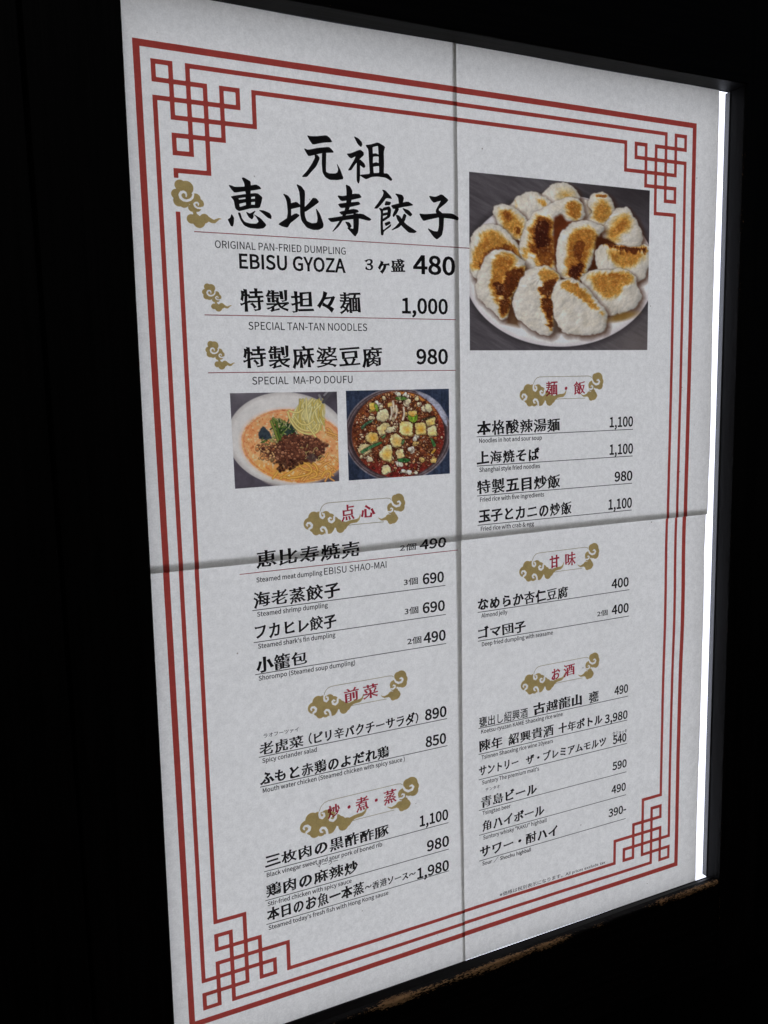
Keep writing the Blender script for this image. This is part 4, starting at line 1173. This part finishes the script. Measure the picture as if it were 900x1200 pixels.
    cube([(592,308),(676,304),(682,396),(600,402)], (210,182,104), .9)
    cube([(680,285),(750,262),(750,322),(686,334)], (212,196,130), .5)
    cube([(684,355),(756,330),(768,400),(700,416)], (214,204,140), .3)
    cube([(222,160),(272,150),(280,205),(226,216)], (212,190,90), .6)
    cube([(300,215),(368,200),(384,270),(330,300),(278,276)], (212,200,160), .1)
    cube([(282,350),(350,310),(392,320),(350,400),(306,412)], (208,192,140), .3)
    cube([(536,222),(600,212),(610,268),(548,282)], (206,166,70), .8)
    cube([(185,430),(230,380),(290,400),(300,450),(240,475)], (206,178,110), .8)
    cube([(140,485),(226,482),(240,528),(180,562),(138,548)], (204,184,136), .3)
    cube([(395,410),(440,395),(490,430),(486,490),(440,502),(398,480)], (206,178,112), .6)
    cube([(345,500),(392,480),(410,540),(396,618),(330,600),(300,566)], (204,176,104), .7)
    cube([(330,660),(380,645),(400,690),(352,722),(325,705)], (206,190,150), .2)
    cube([(440,540),(490,510),(505,570),(478,600),(450,590)], (206,186,140), .3)
    for x, y, rx, ry, a in ((395, 368, 38, 22, -.3), (700, 190, 36, 28, .9)): blob(x, y, rx, ry, a, (206, 196, 160))
    for x, y, w in ((415, 190, 9), (440, 225, 8), (500, 240, 8), (400, 235, 8)):
        strand(img, X, Y, [(x, y - 50), (x + 8, y), (x - 6, y + 46)], w, (212, 206, 190), (168, 140, 110))
    for poly, c in (([(150,540),(240,490),(320,460),(330,474),(230,520),(170,562)], (62,110,70)), ([(155,345),(200,305),(262,284),(250,305),(200,330),(166,372)], (66,100,74)),
                    ([(715,425),(735,440),(765,490),(740,505),(725,470)], (66,110,62)), ([(450,600),(510,590),(565,604),(520,628),(460,620)], (50,100,52)),
                    ([(530,245),(572,270),(610,240),(612,285),(585,312),(545,295)], (122,156,52)), ([(262,160),(290,165),(300,215),(282,225)], (120,146,60)),
                    ([(430,110),(480,98),(540,118),(500,132),(450,130)], (86,120,56)), ([(480,470),(500,440),(512,450),(495,490)], (84,120,76)), ([(320,430),(350,405),(358,412),(335,440)], (96,130,84)),
                    ([(640,282),(740,252),(745,262),(650,296)], (70,60,44)), ([(715,550),(755,510),(762,520),(730,560)], (196,150,60))):
        d = poly_field(X, Y, smooth_poly(poly, 1, .2)) + (n2 - .5) * 6
        over(img, soft(d - 4, 8) * .6, col(40, 22, 18)); over(img, soft(d, 4), mix(col(*c) * .7, col(*c) * 1.25, n2 * 1.6 - .3))
    hi = np.clip(vnoise(X, Y, 9, 77, 2) - .74, 0, 1) * 6 * soft(ds, 8)
    over(img, hi * .9, col(228, 206, 180))
    fine = vnoise(X, Y, 13, 78, 3)
    img *= (0.80 + 0.42 * fine)[..., None]
    return img

def lin(c):
    c = np.clip(c / 255.0, 0, 1)
    return np.where(c <= 0.04045, c / 12.92, ((c + 0.055) / 1.055) ** 2.4)

def photo_print(name, label, corners, img):
    """corners TL, TR, BR, BL in mm on the sheet; one face per picture cell, coloured by the print"""
    n = img.shape[0]
    a = [np.array(c) for c in corners]
    s, t = np.meshgrid(np.linspace(0, 1, n + 1), np.linspace(0, 1, n + 1))
    G_ = (a[0][None, None] * ((1-s)*(1-t))[..., None] + a[1][None, None] * (s*(1-t))[..., None] + a[2][None, None] * (s*t)[..., None] + a[3][None, None] * ((1-s)*t)[..., None])
    verts = [P(x, z, 0.12) for x, z in G_.reshape(-1, 2)]
    m = n + 1
    faces = [(j*m+i, (j+1)*m+i, (j+1)*m+i+1, j*m+i+1) for j in range(n) for i in range(n)]
    o = link_mesh(name, verts, faces, PHOTO, poster, label)
    # colours live on the points so the print blends smoothly between them
    pad = np.pad(img, ((0, 1), (0, 1), (0, 0)), mode='edge')
    c = np.clip(lin(pad) / 0.66, 0, 0.97)
    rgba = np.ones((m * m, 4), np.float32); rgba[:, :3] = c.reshape(-1, 3)
    at = o.data.color_attributes.new('print', 'FLOAT_COLOR', 'POINT')
    at.data.foreach_set('color', rgba.ravel())
    return o
photo_print('dumpling_photo', 'printed photo of pan-fried dumplings heaped on a white plate', [(6.7, 232.5), (152.9, 232.5), (153.0, 123.3), (6.3, 122.9)], draw_dumplings(300))
photo_print('noodle_photo', 'printed photo of orange broth noodles with minced meat in a white bowl', [(-152.2, 98.9), (-86.9, 98.5), (-87.0, 44.8), (-151.7, 44.5)], draw_noodles(210))
photo_print('tofu_photo', 'printed photo of tofu cubes in dark red sauce in a black pot', [(-81.1, 98.9), (-9.8, 98.9), (-9.9, 44.8), (-80.8, 44.8)], draw_tofu(230))

# ------------------------------------------------------------------ wooden frame
frame = thing('wooden_frame', 'near-black wooden window frame round the menu with worn brown lower edge', 'frame')
def member(name, axis, a, b, section, mat, wear_at, label=None, chips=0.0, seed=0, taper=None):
    """a rail or stile: a closed section of (u, y) points in mm swept from a to b along axis.
    section: list of (u, y, wear); for x-members u is height, for z-members u is x."""
    n = max(2, int(abs(b - a) / 2.0)); k = len(section)
    V, F, W = [], [], []
    for i in range(n + 1):
        s = a + (b - a) * i / n
        for q, (u, y, wr) in enumerate(section):
            uu, yy = u, y
            if taper: uu = u + taper(s) * (1 if q in wear_at else 0)
            if wr > 0:
                g = mnoise.noise((s * 0.11, q * 0.3, seed)) + 0.6 * mnoise.noise((s * 0.45, q * 0.4, seed + 5))
                g = max(0.0, g) * chips * wr
                cu = sum(p[0] for p in section) / k; cy = sum(p[1] for p in section) / k
                uu += g * (1 if cu > uu else -1); yy += g * (1 if cy > yy else -1)
            V.append((s / 1000, yy / 1000, uu / 1000) if axis == 'x' else (uu / 1000, yy / 1000, s / 1000))
            W.append(wr)
    for i in range(n):
        for q in range(k):
            c, d = i * k + q, i * k + (q + 1) % k
            F.append((c, d, d + k, c + k))
    F.append(tuple(range(k))[::-1]); F.append(tuple(n * k + q for q in range(k)))
    o = link_mesh(name, V, F, mat, frame, label)
    bm = bmesh.new(); bm.from_mesh(o.data); bmesh.ops.recalc_face_normals(bm, faces=bm.faces); bm.to_mesh(o.data); bm.free()
    at = o.data.attributes.new('wear', 'FLOAT', 'POINT'); at.data.foreach_set('value', W)
    return o

def rounded(u_in, u_out, y_front, y_back, r, wear, rows=(0.6, 1.5, 3.5, 8.0)):
    """section of a member whose inner front edge is (u_in, y_front); worn points lie round that edge"""
    sg = 1 if u_out > u_in else -1
    pts = [(u_in, y_back, 0.0), (u_in, y_front + 11, 0.05 * wear), (u_in, y_front + r + 4, 0.35 * wear), (u_in, y_front + r + 1.5, 0.75 * wear), (u_in, y_front + r, wear)]
    for i in range(1, 4):
        a = math.pi / 2 * i / 4
        pts.append((u_in + sg * r * (1 - math.cos(a)), y_front + r * (1 - math.sin(a)), wear))
    pts.append((u_in + sg * r, y_front, 0.95 * wear))
    for d, w_ in ((1.2, .85), (2.6, .6), (5.0, .3), (9.0, 0.05)): pts.append((u_in + sg * (r + d), y_front, w_ * wear))
    pts += [(u_out - sg * 1.5, y_front, 0.0), (u_out, y_front + 1.5, 0.0), (u_out, y_back, 0.0)]
    return pts
member('top_rail', 'x', -200.4, 222.6, rounded(305.0, 372.0, -19.0, -3.2, 1.0, 0.25), WOOD_X, (), 'dark top rail with a narrow lit underside', 0.5, 1)
member('bottom_rail', 'x', -202.0, 222.4, rounded(-296.3, -372.0, -15.6, -3.2, 1.6, 1.0), WOOD_X, tuple(range(2, 13)), 'dark bottom rail with its stain worn through to brown wood', 0.45, 2, taper=lambda s: s * 0.014)
member('right_stile', 'z', -372.0, 372.0, rounded(223.0, 292.0, -16.4, -2.2, 1.0, 0.55), WOOD_Z, (), 'dark right stile beside the bright gap', 0.6, 3)
left_sec = rounded(-201.0, -249.0, -9.5, -3.2, 1.5, 0.0)
member('left_stile', 'z', -372.0, 372.0, left_sec, WOOD_Z, tuple(range(len(left_sec) - 3)), 'dark left stile overlapping the left edge of the sheet', 0.0, 4,
       taper=lambda s: -2.3 + (s / 300.0) * 2.3)
def edging():
    V = []; F = []
    x0, x1 = 222.2, 223.2
    n = 60
    for i in range(n + 1):
        z = -296.2 + 601.0 * i / n
        for x, y in ((x0, 1.2), (x0, -2.9), (x0 + .3, -3.2), (x1 - .25, -3.2), (x1 - .25, 1.2)): V.append((x / 1000, y / 1000, z / 1000))
    for i in range(n):
        for q in range(5):
            c, d = i * 5 + q, i * 5 + (q + 1) % 5
            F.append((c, d, d + 5, c + 5))
    F.append((4, 3, 2, 1, 0)); F.append(tuple(n * 5 + q for q in range(5)))
    link_mesh('edging_strip', V, F, BEAD, frame, 'thin grey edging strip on the right stile')
edging()

# ------------------------------------------------------------------ light panel behind the sheet
def box(name, x0, x1, y0, y1, z0, z1, mat, parent, bev=0.0008, label=None):
    bm = bmesh.new()
    bmesh.ops.create_cube(bm, size=1)
    for v in bm.verts:
        v.co = ((x0 + (v.co.x + .5) * (x1 - x0)) / 1000, (y0 + (v.co.y + .5) * (y1 - y0)) / 1000, (z0 + (v.co.z + .5) * (z1 - z0)) / 1000)
    if bev: bmesh.ops.bevel(bm, geom=bm.edges[:], offset=bev, segments=2, affect='EDGES')
    me = bpy.data.meshes.new(name); bm.to_mesh(me); bm.free(); me.materials.append(mat)
    o = bpy.data.objects.new(name, me); C.objects.link(o)
    if parent: o.parent = parent
    if label: o['label'] = label
    return o
panel = thing('light_panel', 'bright white light panel showing as a narrow glowing gap right of the sheet', 'light panel')
box('diffuser', -214, 240, 8.0, 9.5, -310, 309.0, DIFFUSER, panel, 0.0005)
box('casing', -226, 247, 9.8, 30.0, -322, 318, CASING, panel, 0.001)

# ------------------------------------------------------------------ wall of dark boards round the frame
wall = bpy.data.objects.new('wall', None); C.objects.link(wall); wall['kind'] = 'structure'
def plank(x0, x1, y0, z0, z1, mat):
    r = random.Random(int(x0 * 7)); k = 40
    V, F = [], []
    sec = [(x0 + .6, y0), (x0, y0 + .9), (x0, y0 + 22), (x1, y0 + 22), (x1, y0 + .9), (x1 - .6, y0)]
    for i in range(k + 1):
        z = z0 + (z1 - z0) * i / k
        for x, y in sec: V.append(((x + .25 * mnoise.noise((x, z * .02, 1))) / 1000, (y + .3 * mnoise.noise((x * .1, z * .01, 2))) / 1000, z / 1000))
    for i in range(k):
        for q in range(6):
            c, d = i * 6 + q, i * 6 + (q + 1) % 6
            F.append((c, d, d + 6, c + 6))
    F.append((5, 4, 3, 2, 1, 0)); F.append(tuple(k * 6 + q for q in range(6)))
    o = link_mesh('plank', V, F, mat, wall)
    bm = bmesh.new(); bm.from_mesh(o.data); bmesh.ops.recalc_face_normals(bm, faces=bm.faces); bm.to_mesh(o.data); bm.free()
    return o
box('backing', -760, -228, 7.5, 12, -720, 720, WOOD_WALL, wall, 0)
box('backing', 249, 760, 8.5, 12, -720, 720, WOOD_WALL, wall, 0)
box('backing', -227.5, 248.5, 10, 14, 320, 720, WOOD_WALL, wall, 0)
box('backing', -227.5, 248.5, 10, 14, -720, -324, WOOD_WALL, wall, 0)
x = -249.6
for i, w in enumerate((86, 92, 88, 90, 91)):
    plank(x - w, x - .8, -16.0, -700, 700, WOOD_WARM); x -= w
x = 292.8
for i, w in enumerate((90, 87, 93, 88)):
    plank(x, x + w - .8, -14.0, -700, 700, WOOD_WALL); x += w
for z0, z1 in ((372.6, 700), (-700, -372.6)):
    x = -249.0
    for w in (90, 91, 89, 90, 91, 90.5):
        plank(x, x + w - .8, -14.0, z0, z1, WOOD_WALL); x += w
